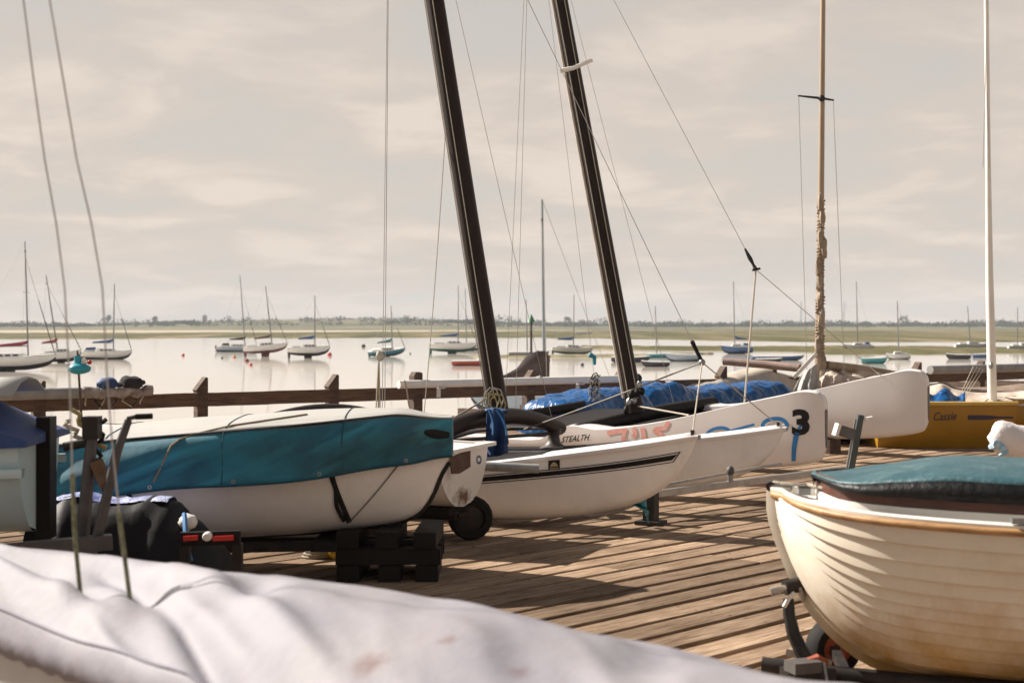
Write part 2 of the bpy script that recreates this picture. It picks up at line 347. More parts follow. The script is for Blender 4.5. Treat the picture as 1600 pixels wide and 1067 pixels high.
def bank(name, front, back, h, m, nx=160, ny=14, rough=1., seed=0.):
    x0, x1 = front[0][0], front[-1][0]; rows = []
    for j in range(ny+1):
        v = j/ny; row = []
        for i in range(nx+1):
            px = lerp(x0, x1, i/nx); jit = rough*(noise.noise(Vector((px*.021, seed, 0)))+.5*noise.noise(Vector((px*.07, seed, 3))))
            a = interp(front, px)+jit; b = interp(back, px)+jit*.35
            b = min(b, a-.05); py = lerp(a, b, v**.8)
            g = G(px, max(py, 510.6), WATER)
            edge = min(1, v*4)*min(1, (1-v)*6)*min(1, i/3, (nx-i)/3)
            z = WATER-.25+edge*(h+.25)+edge*.25*h*noise.noise(Vector((px*.05, j*.6, seed)))
            row.append((g.x, g.y, z))
        rows.append(row)
    return tag(MB().grid(rows).build(name, m), None, None, kind='structure')
def ground_mat(name, c1, c2, c3, sc1=.02, st=(1, .12, 1)):
    m = bpy.data.materials.new(name); m.use_nodes = True; t = m.node_tree; b = t.nodes['Principled BSDF']; b.inputs['Roughness'].default_value = .95; b.inputs['Specular IOR Level'].default_value = .1
    co = t.nodes.new('ShaderNodeTexCoord'); mp = t.nodes.new('ShaderNodeMapping'); mp.inputs['Scale'].default_value = st; t.links.new(co.outputs['Object'], mp.inputs[0])
    nz = t.nodes.new('ShaderNodeTexNoise'); nz.inputs['Scale'].default_value = sc1; nz.inputs['Detail'].default_value = 9; nz.inputs['Roughness'].default_value = .65; t.links.new(mp.outputs[0], nz.inputs['Vector'])
    r = t.nodes.new('ShaderNodeValToRGB'); r.color_ramp.elements[0].position = .36; r.color_ramp.elements[1].position = .64
    r.color_ramp.elements[0].color = (*c1, 1); r.color_ramp.elements[1].color = (*c3, 1); q = r.color_ramp.elements.new(.5); q.color = (*c2, 1)
    t.links.new(nz.outputs['Fac'], r.inputs[0]); t.links.new(r.outputs[0], b.inputs['Base Color'])
    return m
marshm = ground_mat('salt_marsh_ground', (.050, .052, .020), (.10, .09, .038), (.22, .175, .105), .035)
mudm = ground_mat('pale_mud', (.34, .29, .22), (.40, .35, .27), (.46, .40, .32), .02)
fieldm = ground_mat('field_ground', (.060, .068, .035), (.115, .11, .06), (.20, .17, .105), .0045, (1, .6, 1))
bank('mudflat', [(-420, 524), (100, 523), (600, 521), (950, 520), (1400, 521), (2020, 521)], [(-420, 513.2), (600, 512.6), (2020, 512.6)], .35, mudm, rough=.8, seed=1.)
bank('salt_marsh', [(-420, 528), (120, 531), (240, 530), (330, 529), (480, 529.5), (620, 529), (760, 529), (950, 531), (1150, 535), (1290, 537), (1500, 537), (2020, 538)],
     [(-420, 521), (300, 520), (700, 518), (950, 516), (1300, 515), (2020, 515)], .75, marshm, rough=1.2, seed=5.)
bank('sandbank', [(735, 557.6), (800, 560), (900, 559.5), (1010, 557), (1080, 554), (1120, 553)], [(735, 557.2), (800, 555.5), (900, 554.5), (1010, 554), (1080, 553.2), (1120, 552.8)], .22, ground_mat('wet_sand', (.12, .11, .06), (.22, .19, .12), (.33, .28, .2), .2), rough=.5, ny=8, seed=9.)
bank('mud_spit', [(890, 543.5), (1000, 547), (1150, 549), (1260, 551), (1300, 556), (1420, 556), (1600, 553), (2020, 552)], [(890, 543), (1000, 543.6), (1150, 543.5), (1260, 543), (1300, 541.5), (1420, 542), (1600, 545), (2020, 545)], .5, marshm, rough=.8, ny=10, seed=12.)
HILL = [(-600, 0), (120, 0), (200, 2.2), (330, 6.4), (450, 8.6), (560, 10.2), (660, 8.6), (760, 5.2), (860, 1.2), (960, 0), (2300, 0)]
def land_z(px, d):
    k = smooth((d-1250)/1100.)
    return WATER+.4+k*(CAMZ-WATER-.4+interp(HILL, px)/F*2400+(1.5 if px > 900 else 1.0)*noise.noise(Vector((px*.02, d*.002, 0))))-(smooth((d-2600)/900.)*9.0)
rows = []
for j in range(41):
    d = 1150+2900*(j/40)**1.3
    rows.append([(U(px, d), d, land_z(px, d)) for px in range(-560, 2181, 20)])
tag(MB().grid(rows).build('far_land', fieldm), None, None, kind='structure')
def leafy(mb, c, r, n, s):
    for _ in range(n):
        v = Vector((random.gauss(0, 1), random.gauss(0, 1), random.gauss(0, 1))).normalized()*random.random()**.45
        p = Vector(c)+Vector((v.x*r[0], v.y*r[1], v.z*r[2])); a = Vector((random.gauss(0, 1), random.gauss(0, 1), random.gauss(0, 1))).normalized(); b = a.orthogonal().normalized(); a2 = a.cross(b)
        k = s*random.uniform(.6, 1.3); mb.add([p+b*k, p+a2*k*.7, p-b*k, p-a2*k*.7], [(0, 1, 2, 3)])
leafm = mat('far_foliage', (.035, .050, .026), .9, .3, .05, c2=(.018, .028, .016), spec=.1)
mb = MB()
for i in range(620):      # the long wooded line along the horizon
    px = random.uniform(-420, 2020)
    if 330 < px < 700 and random.random() < .93: continue
    d = random.uniform(1750, 2100); h = random.uniform(2.6, 6.5)*(1.25 if px > 760 else .95)*(.7+.9*max(0, noise.noise(Vector((px*.012, 2, 5)))+.3))
    leafy(mb, (U(px, d), d, land_z(px, d)+h*.40), (random.uniform(6, 13), 5, h*.8), 60, 1.25); leafy(mb, (U(px+random.uniform(-9, 9), d), d, land_z(px, d)+.8), (14, 5, 2.2), 22, 1.5)
for (pa_, pb_) in ((-420, 300), (690, 2020)):
    rows = []; px = pa_
    while px <= pb_:
        hh = (3.2+3.4*noise.noise(Vector((px*.045, 1, 7)))+2.4*noise.noise(Vector((px*.17, 4, 7)))+1.4*noise.noise(Vector((px*.5, 9, 7))))*smooth((px-pa_)/60)*smooth((pb_-px)/60)*(1.15 if px > 700 else .85)
        hh = max(hh, .6); z_ = land_z(px, 1900)
        rows.append([Vector((U(px, 1900+y), 1900+y, z_-1+(hh+1)*f+.5*noise.noise(Vector((px*.4, y, 3))))) for y, f in ((-16, 0), (-14, .45), (-9, .8), (-2, 1.), (6, .9), (14, 0))]); px += 2.
    mb.grid(rows)
tag(mb.build('distant_woodland', leafm), 'low blue-grey line of distant trees along the far shore', 'woodland', kind='stuff')
mb = MB()
for (dd, lo, hi) in ((1650, 210, 800), (1820, 260, 790), (2040, 300, 760), (2280, 500, 680)):
    px = lo
    while px < hi:
        px += random.uniform(2, 9)
        if noise.noise(Vector((px*.03, dd, 0))) < -.12: continue
        h = random.uniform(1.3, 3.0); leafy(mb, (U(px, dd), dd+random.uniform(-15, 15), land_z(px, dd)+h*.5), (random.uniform(3, 6), 4, h), 12, 1.1)
tag(mb.build('hedgerow', leafm), 'dark hedgerows striping the low hill across the water', 'hedge', kind='stuff')
def far_tree(px, d, h, label):
    t = thing('far_tree', label, 'tree', (U(px, d), d, land_z(px, d)))
    MB().tube([(0, 0, -1), (0, 0, h*.5)], [.5, .3], 6).build('trunk', timber, t)
    m = MB()
    for _ in range(7): leafy(m, (random.uniform(-.3, .3)*h, random.uniform(-.3, .3)*h, h*random.uniform(.45, .85)), (h*.28, h*.28, h*.22), 26, 1.0)
    m.build('crown', leafm, t)
far_tree(167, 1900, 15, 'round tree standing above the left end of the far shore')
far_tree(243, 1950, 11, 'small tree between the round tree and the low hill')
far_tree(888, 1900, 13, 'broad tree on the far shore right of the green beacon')
far_tree(1412, 1900, 14, 'dark clump-like tree on the far shore near the right edge')
bt = thing('hilltop_tower', 'squat dark tower on the brow of the low hill', 'tower', (U(320, 2380), 2380, land_z(320, 2380)-.5))
stone = mat('tower_stone', (.16, .13, .12), .9, .2, .3)
MB().box((0, 0, 4.6), (6.5, 6.5, 9.2)).build('wall', stone, bt)
MB().add([(-3.4, -3.4, 9.2), (3.4, -3.4, 9.2), (3.4, 3.4, 9.2), (-3.4, 3.4, 9.2), (0, 0, 12.2)], [(0, 1, 4), (1, 2, 4), (2, 3, 4), (3, 0, 4), (3, 2, 1, 0)]).build('roof', stone, bt)
br = thing('suspension_bridge', 'pale hazy cable bridge on the horizon behind the wooden mast', 'bridge', (U(1275, 3900), 3900, -2))
brm = mat('bridge_concrete', (.42, .42, .42), .8)
for k, px in enumerate((1251, 1318)):
    x = U(px, 3900)-U(1275, 3900)
    for y in (-7, 7): MB().box((x, y, 33), (3.4, 2.5, 70)).build('pylon_leg', brm, br)
    for z in (22, 50, 66): MB().box((x, 0, z), (3, 11.6, 2)).build('cross_beam', brm, br)
    for s in (-1, 1):
        for q in range(5): MB().tube([(x, 0, 64-q*5), (x+s*(52-q*9), 0, 13)], .35, 4).build('stay_cable', brm, br)
MB().box((20, 0, 11.5), (300, 14, 1.8)).build('roadway', brm, br)
for x in (-100, -60, 100, 140): MB().box((x, 0, 4), (2.4, 9, 13)).build('pier', brm, br)

# ------------------------------------------------------------------ deck of planks
deckm = bpy.data.materials.new('weathered_deck_plank'); deckm.use_nodes = True
t = deckm.node_tree; b = t.nodes['Principled BSDF']; n = t.nodes.new; l = t.links.new
b.inputs['Roughness'].default_value = .85; b.inputs['Specular IOR Level'].default_value = .08
co = n('ShaderNodeTexCoord'); oi = n('ShaderNodeObjectInfo'); ge = n('ShaderNodeNewGeometry')
ad = n('ShaderNodeVectorMath'); ad.operation = 'ADD'; l(co.outputs['Object'], ad.inputs[0])
sm = n('ShaderNodeMath'); sm.operation = 'ADD'; l(oi.outputs['Random'], sm.inputs[0]); l(ge.outputs['Random Per Island'], sm.inputs[1])
cb = n('ShaderNodeCombineXYZ'); ml = n('ShaderNodeMath'); ml.operation = 'MULTIPLY'; ml.inputs[1].default_value = 37; l(sm.outputs[0], ml.inputs[0]); l(ml.outputs[0], cb.inputs[0]); l(ml.outputs[0], cb.inputs[2]); l(cb.outputs[0], ad.inputs[1])
mp = n('ShaderNodeMapping'); mp.inputs['Scale'].default_value = (1.1, 17, 17); l(ad.outputs[0], mp.inputs[0])
g1 = n('ShaderNodeTexNoise'); g1.inputs['Scale'].default_value = 3; g1.inputs['Detail'].default_value = 9; g1.inputs['Roughness'].default_value = .72; g1.inputs['Distortion'].default_value = .6; l(mp.outputs[0], g1.inputs['Vector'])
r = n('ShaderNodeValToRGB'); l(g1.outputs['Fac'], r.inputs[0]); el = r.color_ramp.elements
el[0].position = .30; el[0].color = (.085, .056, .038, 1); el[1].position = .70; el[1].color = (.44, .335, .245, 1)
q = el.new(.44); q.color = (.245, .17, .115, 1); q = el.new(.56); q.color = (.34, .25, .178, 1)
mp2 = n('ShaderNodeMapping'); mp2.inputs['Scale'].default_value = (1, 2.5, 2.5); l(ad.outputs[0], mp2.inputs[0])
g2 = n('ShaderNodeTexNoise'); g2.inputs['Scale'].default_value = 1.6; g2.inputs['Detail'].default_value = 6; l(mp2.outputs[0], g2.inputs['Vector'])
r2 = n('ShaderNodeValToRGB'); l(g2.outputs['Fac'], r2.inputs[0]); r2.color_ramp.elements[0].position = .35; r2.color_ramp.elements[1].position = .7
r2.color_ramp.elements[0].color = (.74, .69, .65, 1); r2.color_ramp.elements[1].color = (1.18, 1.15, 1.12, 1)
mx = n('ShaderNodeMixRGB'); mx.blend_type = 'MULTIPLY'; mx.inputs[0].default_value = 1; l(r.outputs[0], mx.inputs[1]); l(r2.outputs[0], mx.inputs[2])
fr = n('ShaderNodeMath'); fr.operation = 'FRACT'; l(sm.outputs[0], fr.inputs[0])
mr = n('ShaderNodeMapRange'); l(fr.outputs[0], mr.inputs[0]); mr.inputs[3].default_value = .58; mr.inputs[4].default_value = 1.16
sx = n('ShaderNodeSeparateXYZ'); l(co.outputs['Object'], sx.inputs[0])
def mm2(op, a, v=None):
    q_ = n('ShaderNodeMath'); q_.operation = op; l(a, q_.inputs[0])
    if v is not None:
        if isinstance(v, (int, float)): q_.inputs[1].default_value = v
        else: l(v, q_.inputs[1])
    return q_.outputs[0]
fx = mm2('MULTIPLY', mm2('ABSOLUTE', mm2('SUBTRACT', mm2('FRACT', mm2('ADD', mm2('MULTIPLY', sx.outputs[0], 1/.885), .3)), .5)), .885)
fy = mm2('SUBTRACT', mm2('ABSOLUTE', sx.outputs[1]), .064)
nd = mm2('SQRT', mm2('ADD', mm2('MULTIPLY', fx, fx), mm2('MULTIPLY', fy, fy)))
nail = mm2('LESS_THAN', nd, .0085)
hv = n('ShaderNodeHueSaturation'); hv.inputs['Saturation'].default_value = .98; l(mr.outputs[0], hv.inputs['Value']); l(mx.outputs[0], hv.inputs['Color']); nm_ = n('ShaderNodeMixRGB'); l(nail, nm_.inputs[0]); l(hv.outputs[0], nm_.inputs[1]); nm_.inputs[2].default_value = (.035, .022, .016, 1); l(nm_.outputs[0], b.inputs['Base Color'])
bp = n('ShaderNodeBump'); bp.inputs['Strength'].default_value = .55; bp.inputs['Distance'].default_value = .012; l(g1.outputs['Fac'], bp.inputs['Height']); l(bp.outputs[0], b.inputs['Normal'])

FP0 = Vector((-4.48, 19.9)); FD = Vector((.834, .552)); FN = Vector((-.552, .834))
def fence_at(px):
    k = (px-CX)/F; s = (k*FP0.y-FP0.x)/(FD.x-k*FD.y); return FP0+FD*s
C45 = math.cos(R(45)); PW = .236
deck = bpy.data.objects.new('deck', None); col.objects.link(deck); deck.rotation_euler = (0, 0, R(45)); deck['kind'] = 'structure'
MW['deck'] = Matrix.Rotation(R(45), 4, 'Z')
def plank_box(mb, a0, a1, bc, z, o=(0, 0)):
    wd = PW-.036-random.uniform(0, .016); th = .06; c = .006
    prof = [(-wd/2, -th), (-wd/2, -c), (-wd/2+c, 0), (wd/2-c, 0), (wd/2, -c), (wd/2, -th)]
    k = len(prof); vs = [(a-o[0], bc+p[0]-o[1], z+p[1]) for a in (a0, a1) for p in prof]
    mb.add(vs, [tuple(range(k)), tuple(range(2*k-1, k-1, -1))]+[(i, k+i, k+(i+1) % k, (i+1) % k) for i in range(k)])
pieces = []
row = 0; bb = -12.0
JOINT = 3.55
while bb < 20.2:
    lims = [(.26+FP0.dot(FN)-.98*bb)/.199, (17+C45*bb)/C45, (31-C45*bb)/C45]
    a1 = min(lims); a0 = max((.9-C45*bb)/C45, (-14+C45*bb)/C45)
    off = random.choice((0, 0, .5, .5, .25))*JOINT; a = math.floor((a0-off)/JOINT)*JOINT+off
    while a < a1:
        s, e_ = max(a, a0), min(a+JOINT, a1)
        if e_-s > .25:
            cx, cy = (s+e_)/2*C45-bb*C45, (s+e_)/2*C45+bb*C45
            px = CX+F*cx/cy; py = HY+CAMZ*F/cy
            hid = (px < -350 or px > 1950)
            pieces.append((9e9 if hid else cy+(30 if py < 700 else 0)+(14 if px < 350 else 0)+(8 if px > 1450 else 0), s, e_, bb))
        a += JOINT
    bb += PW; row += 1
pieces.sort()
rest = MB()
for i, (key, s, e_, bc) in enumerate(pieces):
    z = random.uniform(-.004, .003)
    if i < 280:
        m = MB(); cx = (s+e_)/2; plank_box(m, s+.003, e_-.003, bc, z, (cx, bc)); o = m.build('plank', deckm, deck, sharp=20); o.location = (cx, bc, 0)
        o.rotation_euler = (random.uniform(-.006, .006), 0, random.uniform(-.0012, .0012))
    else: plank_box(rest, s+.003, e_-.003, bc, z)
o = rest.build('outlying_planks', deckm, deck, sharp=20); o['kind'] = 'stuff'
m = MB()
for k in range(-10, 24): m.box((k*JOINT/2, 4, -.21), (.14, 34, .28))
m.build('joists', timber, deck)
mm = MB()
for px in (-120, 300, 700, 1100, 1500): 
    p = fence_at(px); mm.tube([(p.x, p.y-.2, -.3), (p.x, p.y-.2, WATER-.5)], .16, 10)
mm.build('piles', timber, deck, world=True)

# ------------------------------------------------------------------ timber fence at the deck's edge
fen = thing('timber_fence', 'brown timber post and rail fence along the far edge of the deck', 'fence', (FP0.x, FP0.y, 0))
POSTS = [-330, -90, 60, 314, 519, 650, 826, 968, 1127, 1205, 1432, 1531, 1720]
fr3 = Vector((FD.x, FD.y, 0)); fn3 = Vector((FN.x, FN.y, 0))
for i, px in enumerate(POSTS):
    p = fence_at(px); p = Vector((p.x, p.y, 0)); sz = .155; zt = .86 if px not in (650,) else .88
    prof = [(-sz/2, -.45), (sz/2, -.45), (sz/2, zt), (sz/2-.03, zt+.012), (-sz/2-.02, zt-.17), (-sz/2, zt-.20)]
    if px == 650: prof = [(-sz/2, -.45), (sz/2, -.45), (sz/2, zt-.02), (sz/2-.03, zt), (-sz/2+.04, zt), (-sz/2, zt-.06)]
    m = MB().prism([p+fr3*a+Vector((0, 0, z))-fn3*.07 for a, z in prof], fn3*.15); m.build('post', timber, fen, world=True, sharp=20)
    if i+1 < len(POSTS):
        q = fence_at(POSTS[i+1]); q = Vector((q.x, q.y, 0)); zz_ = .555+.012*noise.noise(Vector((px*.37, 1, 2)))
        k = 9; m = MB(); prev = None; rows = []
        for j in range(k+1):
            t_ = j/k; c = p.lerp(q, t_)-fn3*.045+fr3*(.0775 if j == 0 else (-.0775 if j == k else 0)); dz = .010*noise.noise(Vector((px+t_*4, 5, 1)))
            rows.append([c+fn3*a+Vector((0, 0, zz_+b_+dz)) for a, b_ in ((-.03, -.095), (.03, -.095), (.03, .095), (-.03, .095))])
        m.grid(rows, closed=True); m.poly(rows[0]); m.poly(rows[-1][::-1]); m.build('rail', timberr, fen, world=True, sharp=20)
def rail_rest(px, z): p = fence_at(px); return Vector((p.x, p.y, z))-fn3*.155
for px in (681, 898, 1037):
    p = fence_at(px); c = Vector((p.x, p.y, 0)); rot = Matrix.Rotation(math.atan2(FD.y, FD.x), 3, 'Z')
    m = MB().box(c-fn3*.082+Vector((0, 0, .56)), (.07, .012, .15), rot)
    m.box(c-fn3*.155+Vector((0, 0, .630)), (.07, .15, .014), rot); m.build('bracket', whitep, fen, world=True)
a, b_ = rail_rest(615, .70), rail_rest(985, .70)
sp = thing('white_spar', 'long white aluminium spar lying along the fence rail behind the dark masts', 'spar', a)
MB().tube([a.lerp(b_, k/12) for k in range(13)], .062, 12).build('tube', whitep, sp, world=True)
MB().tube([a+Vector((.10, -.07, .07)), a+Vector((.13, -.06, -.09)), a+Vector((.16, -.03, -.32)), a+Vector((.2, 0, -.42))], .012, 6).build('lashing', ropew, sp, world=True)
MB().lathe(b_, [(.01, .0), (.08, .0), (.08, .05), (.05, .09), (.0, .09)], 12, b_-a).build('end_cap', blackm, sp, world=True)
# ------------------------------------------------------------------ catamaran with the black stripe (dark mast on the left)
def zrot(hx, hy): return math.atan2(hy, hx)
H1 = Vector((.882, -.471, 0)).normalized(); A1 = -H1; N1 = Vector((.471, .882, 0))      # heading, aft, from near hull to far hull
bow1 = Vector((1.386, 10.7, 0))
cat1 = thing('striped_catamaran', 'white catamaran with a black side stripe, curved bows and a leaning dark mast', 'catamaran', bow1, zrot(H1.x, H1.y))
S1 = dict(L=4.6, w=[(0, .012), (.1, .05), (.3, .10), (.6, .145), (1, .18), (1.8, .205), (3.5, .20), (4.6, .16)],
          k=[(0, .745), (.03, .66), (.07, .58), (.2, .41), (.45, .245), (.75, .155), (1, .10), (1.6, .035), (2.2, .012), (3.8, .012), (4.6, .06)],
          h=[(0, .77), (.5, .683), (1, .605), (1.5, .53), (2, .465), (2.6, .42), (3.3, .40), (4.6, .40)], flare=.12)
SEP1 = 2.2; LY = Vector((0, SEP1, 0))
def c1(s, y, z): return bow1+A1*s+N1*y+Vector((0, 0, z))
hulls1 = []
for k, (off, zs) in enumerate((((0, 0, 0), 1.), ((0, SEP1, 0), .90))):
    h = hull_mesh(MB(), S1, nu=12, p=2.6, off=off, n=34, zs=zs).build('hull', gel, cat1); hulls1.append(h)
    rim(MB(), S1, .024, .030, off=off, n=34, zs=zs).build('gunwale_flange', gel2, h)
    deck_mesh(MB(), S1, .0, .03, .01, off=off, n=34, zs=zs).build('foredeck', gel2, h)
    deck_mesh(MB(), S1, .010, .03, .05, s0=1.15, s1=4.2, off=off, n=34, zs=zs).build('anti_slip_deck', blackm, h)
tr = bvh_of(hulls1[0])
# stripe: a broad band between two thin lines, ending in a slanted tip
m = MB()
top = [(690, 750), (757, 742), (880, 731), (980, 719), (1063, 705.5)]; bot = [(690, 759), (757, 754), (880, 743), (980, 731.5), (1052, 721)]
def band(m, ta, ba, n=60):
    rows = []
    for i in range(n+1):
        v = i/n; x0 = lerp(ta[0][0], ta[-1][0], v); x1 = lerp(ba[0][0], ba[-1][0], v)
        a = (x0, interp(ta, x0)); b = (x1, interp(ba, x1)); rows.append([onto(tr, lerp(a[0], b[0], q/3), lerp(a[1], b[1], q/3), .003) for q in range(4)])
    m.grid(rows)
band(m, [(x, y+3.0) for x, y in top][:-1]+[(1059, 709.6)], [(x, y-2.0) for x, y in bot][:-1]+[(1050, 718.8)])
band(m, top, [(x, y+1.4) for x, y in top]); band(m, [(x, y) for x, y in bot], [(x, y+1.3) for x, y in bot])
ribbon(m, tr, [(1063, 705.5), (1052, 721.5)], 1.6, off=.0035)
m.build('stripe', inkblack, hulls1[0], world=True)
m = MB(); m.grid([[onto(tr, lerp(857, 875, i/4), lerp(719.5, 734.5, j/4)-i*.35, .004) for j in range(5)] for i in range(5)]); sq = m.build('sticker', inkblack, hulls1[0], world=True)
m = MB(); m.grid([[onto(tr, lerp(859.5, 873, i/8), lerp(729, 729-7*math.sin(math.pi*min(1, i/8*1.05))**.8, j)-i*.16, .006) for j in (0, .5, 1)] for i in range(9)]); m.build('sticker_emblem', gold, hulls1[0], world=True)
m = MB(); m.grid([[onto(tr, lerp(859.5, 873, i/6), lerp(732.6, 731, j)-i*.2, .006) for j in (0, 1)] for i in range(7)]); m.build('sticker_lettering', gold, hulls1[0], world=True)
# beams, pylons, trampoline
def arch(s, r):
    pts = []
    for k in range(17):
        v = k/16; y = lerp(-.12, SEP1+.10, v); z = lerp(.665, .60, v)+.155*(1-(2*v-1)**2)
        pts.append(c1(s, y, z))
    return MB().tube(pts, r, 12, flat=1.25)
bm1 = arch(2.29, .072).build('front_beam', carbon, cat1, world=True)
MB().lathe(c1(2.29, SEP1+.10, .60), [(0, .012), (.05, .012), (.07, .0), (.07, -.02)], 14, N1).build('end_cap', plasticg, bm1, world=True)
MB().lathe(c1(2.29, -.12, .665), [(0, .012), (.05, .012), (.07, .0), (.07, -.02)], 14, -N1).build('end_cap', plasticg, bm1, world=True)
arch(4.2, .06).build('rear_beam', carbon, cat1, world=True)
MB().tube([c1(2.29, .05, .63), c1(2.25, 1.1, .60), c1(2.29, SEP1-.05, .56)], .016, 8).build('dolphin_striker', darksteel, cat1, world=True)
for s_ in (2.29, 4.2):
    for y, zs in ((0, 1.), (SEP1, .9)):
        zd = interp(S1['h'], s_)*zs
        zt = .64 if y == 0 else .585
        MB().lathe(c1(s_, y, zd+.02), [(.15, -.03), (.145, .0), (.10, .025), (.065, .06), (.055, .12), (.075, zt-zd-.03), (.085, zt-zd)], 16).build('pylon', blackm if s_ > 3 else mat('scuffed_black_plastic', (.075, .06, .055), .5, .3, 9), cat1, world=True)
rows = [[c1(lerp(2.36, 4.14, i/8), lerp(.12, SEP1-.12, j/8), .60+.06*math.cos((j/8-.5)*math.pi)-.04*math.sin(i/8*math.pi)) for j in range(9)] for i in range(9)]
MB().grid(rows).build('trampoline', blackm, cat1, world=True, thick=.008)
# mast
mb1 = Vector((U(780, 12.75), 12.75, .80)); md = Vector((-.600, .32, 3.82)).normalized()
def mast(parent, base, dr, h, r, m, flat=.55, n=12):
    return MB().tube([base+dr*h*k/14 for k in range(15)], [r*(1-.16*(k/14)) for k in range(15)], n, flat=flat, up=(0, 1, 0)).build('mast', m, parent, world=True)
M1 = mast(cat1, mb1, md, 8.4, .092, carbon, flat=1.)
for off, rr, mm_ in (((-.088, -.06, 0), .0055, ropew), ((-.02, -.115, 0), .005, ropew), ((-.10, -.02, 0), .0045, wire)):
    MB().tube([mb1+Vector(off)+md*.15, mb1+Vector(off)*.95+md*4, mb1+md*8.2], rr, 6).build('halyard', mm_, cat1, world=True)
MB().ball(mb1-Vector((0, 0, .02)), (.075, .075, .05)).build('mast_foot', steel, cat1, world=True)
hound1 = mb1+md*6.6
j1 = P(1097, 566, 11.7)
def stay(parent, a, b, r, m=wire, nm='stay', sag=0.):
    a, b = Vector(a), Vector(b); k = 10
    return MB().tube([a.lerp(b, i/k)-Vector((0, 0, sag*4*(i/k)*(1-i/k))) for i in range(k+1)], r, 6).build(nm, m, parent, world=True)
stay(cat1, hound1, j1, .0030, nm='forestay'); stay(cat1, j1, c1(.03, 0, .785), .006, ropew, nm='bridle_wire'); stay(cat1, j1, c1(.06, SEP1, .71), .005, nm='bridle_wire')
MB().tube([j1, j1.lerp(hound1, .012), j1.lerp(hound1, .028), j1.lerp(hound1, .03)], [.02, .016, .020, .006], 8).build('furler_drum', blackm, cat1, world=True)
MB().ball(j1, .028).build('shackle', steel, cat1, world=True)
for p_ in (c1(.03, 0, .775), c1(.06, SEP1, .70)): MB().tube([p_-Vector((0, 0, .03)), p_+Vector((0, 0, .035))], .016, 8).build('bow_shackle', darksteel, cat1, world=True)
stay(cat1, j1, P(818, 671, 13.3), .007, mat('grey_control_line', (.28, .25, .21), .7, .2, 60), nm='furling_line', sag=.01)
for px in (597, 601): stay(cat1, hound1, P(px, 662, 12.05), .0032, wire, nm='shroud')
stay(cat1, mb1+md*2.6+Vector((-.09, 0, 0)), P(662, 652, 12.3), .0045, ropew, nm='halyard', sag=.12)
stay(cat1, c1(2.29, SEP1, .62), hound1, .0026, nm='shroud')
stay(cat1, P(690, 664, 12.0), P(760, 623, 12.7), .008, mat('grey_control_line', None), nm='mast_strop')
# knotted rope tails and a cloth hung over the beam
for k, px in enumerate((587, 591, 594)):
    stay(cat1, P(592, 556, 12.1), P(px, 648, 12.0), .006, ropew if k != 1 else ropey, nm='rope_tail', sag=-.01)
MB().ball(P(594, 556, 12.1), (.035, .03, .04), jit=.4).build('rope_knot', ropew, cat1, world=True)
for k in range(5):
    c = P(765+k*3.2, 632-(k % 2)*9, 12.5); MB().tube([c+Vector((.07*math.cos(q*.9), -.02*q/8, .10*math.sin(q*.9))) for q in range(8)], .007, 6).build('coiled_rope', ropew if k % 2 else ropey, cat1, world=True)
cl = thing('draped_cloth', 'dark blue cloth hanging over the arched beam at the foot of the left mast', 'cloth', P(776, 660, 12.3))
rows = []
for i in range(22):
    v = i/21; row = []
    for j in range(13):
        q = j/12; px = lerp(lerp(761, 757, v), lerp(787, 797, v)-(3*v if v > .8 else 0), q); py = lerp(637+7*abs(q-.42), lerp(719, 707, q), v)
        row.append(P(px, py, 12.22-.02*math.sin(v*2)+.035*math.sin(q*11+v*2.2)*(.35+v)))
    rows.append(row)
MB().grid(rows).build('cloth_fall', clothb, cl, world=True, thick=.008)
rows = [[P(lerp(758, 792, j/10), 640+5*abs(j/10-.42)-4*math.sin(i/6*math.pi)+2*i/6, 12.22+.34*i/6) for j in range(11)] for i in range(7)]
MB().grid(rows).build('cloth_top', mat('blue_cloth_sheen', (.02, .09, .24), .6, .3, 9, bump=.3), cl, world=True, thick=.008)
for (xa, xb) in ((763, 769), (775, 791)):
    m = MB(); m.tube([P(lerp(xa, xb, v)+4*math.sin(v*3), lerp(640, 680, v), 12.14-.03*v) for v in [k/9 for k in range(10)]], .008, 6); m.build('cord', mat('bright_blue_cord', (.04, .20, .45), .7), cl, world=True)
# beam trestle and teal rag under the striped bow
tz = thing('wooden_trestle', 'dark timber trestle post propping the bows of the striped catamaran', 'trestle', (U(1017, 11.5), 11.5, 0))
c = Vector((U(1017, 11.45), 11.45, 0))
MB().box(c+Vector((0, 0, .14)), (.10, .10, .28), Matrix.Rotation(-.5, 3, 'Z')).build('post', darksteel, tz, world=True)
MB().box(c+Vector((0, 0, .015)), (.2, .2, .03), Matrix.Rotation(-.5, 3, 'Z')).build('foot', darksteel, tz, world=True)
rg = MB(); rows = []
for i in range(10):
    v = i/9; rows.append([P(lerp(lerp(1008, 968, v), 1013, q), lerp(770+10*v, 818-20*v, q), 11.25+.035*math.sin(q*9+v*5)-.05*v) for q in [k/9 for k in range(10)]])
rg = MB().grid(rows).build('teal_rag', mat('teal_rag_cloth', (.03, .26, .29), .5, .35, 9, c2=(.015, .12, .14), bump=.6, bscale=20), None, thick=.01); tag(rg, 'crumpled teal rag hanging off the trestle under the striped bow', 'rag')

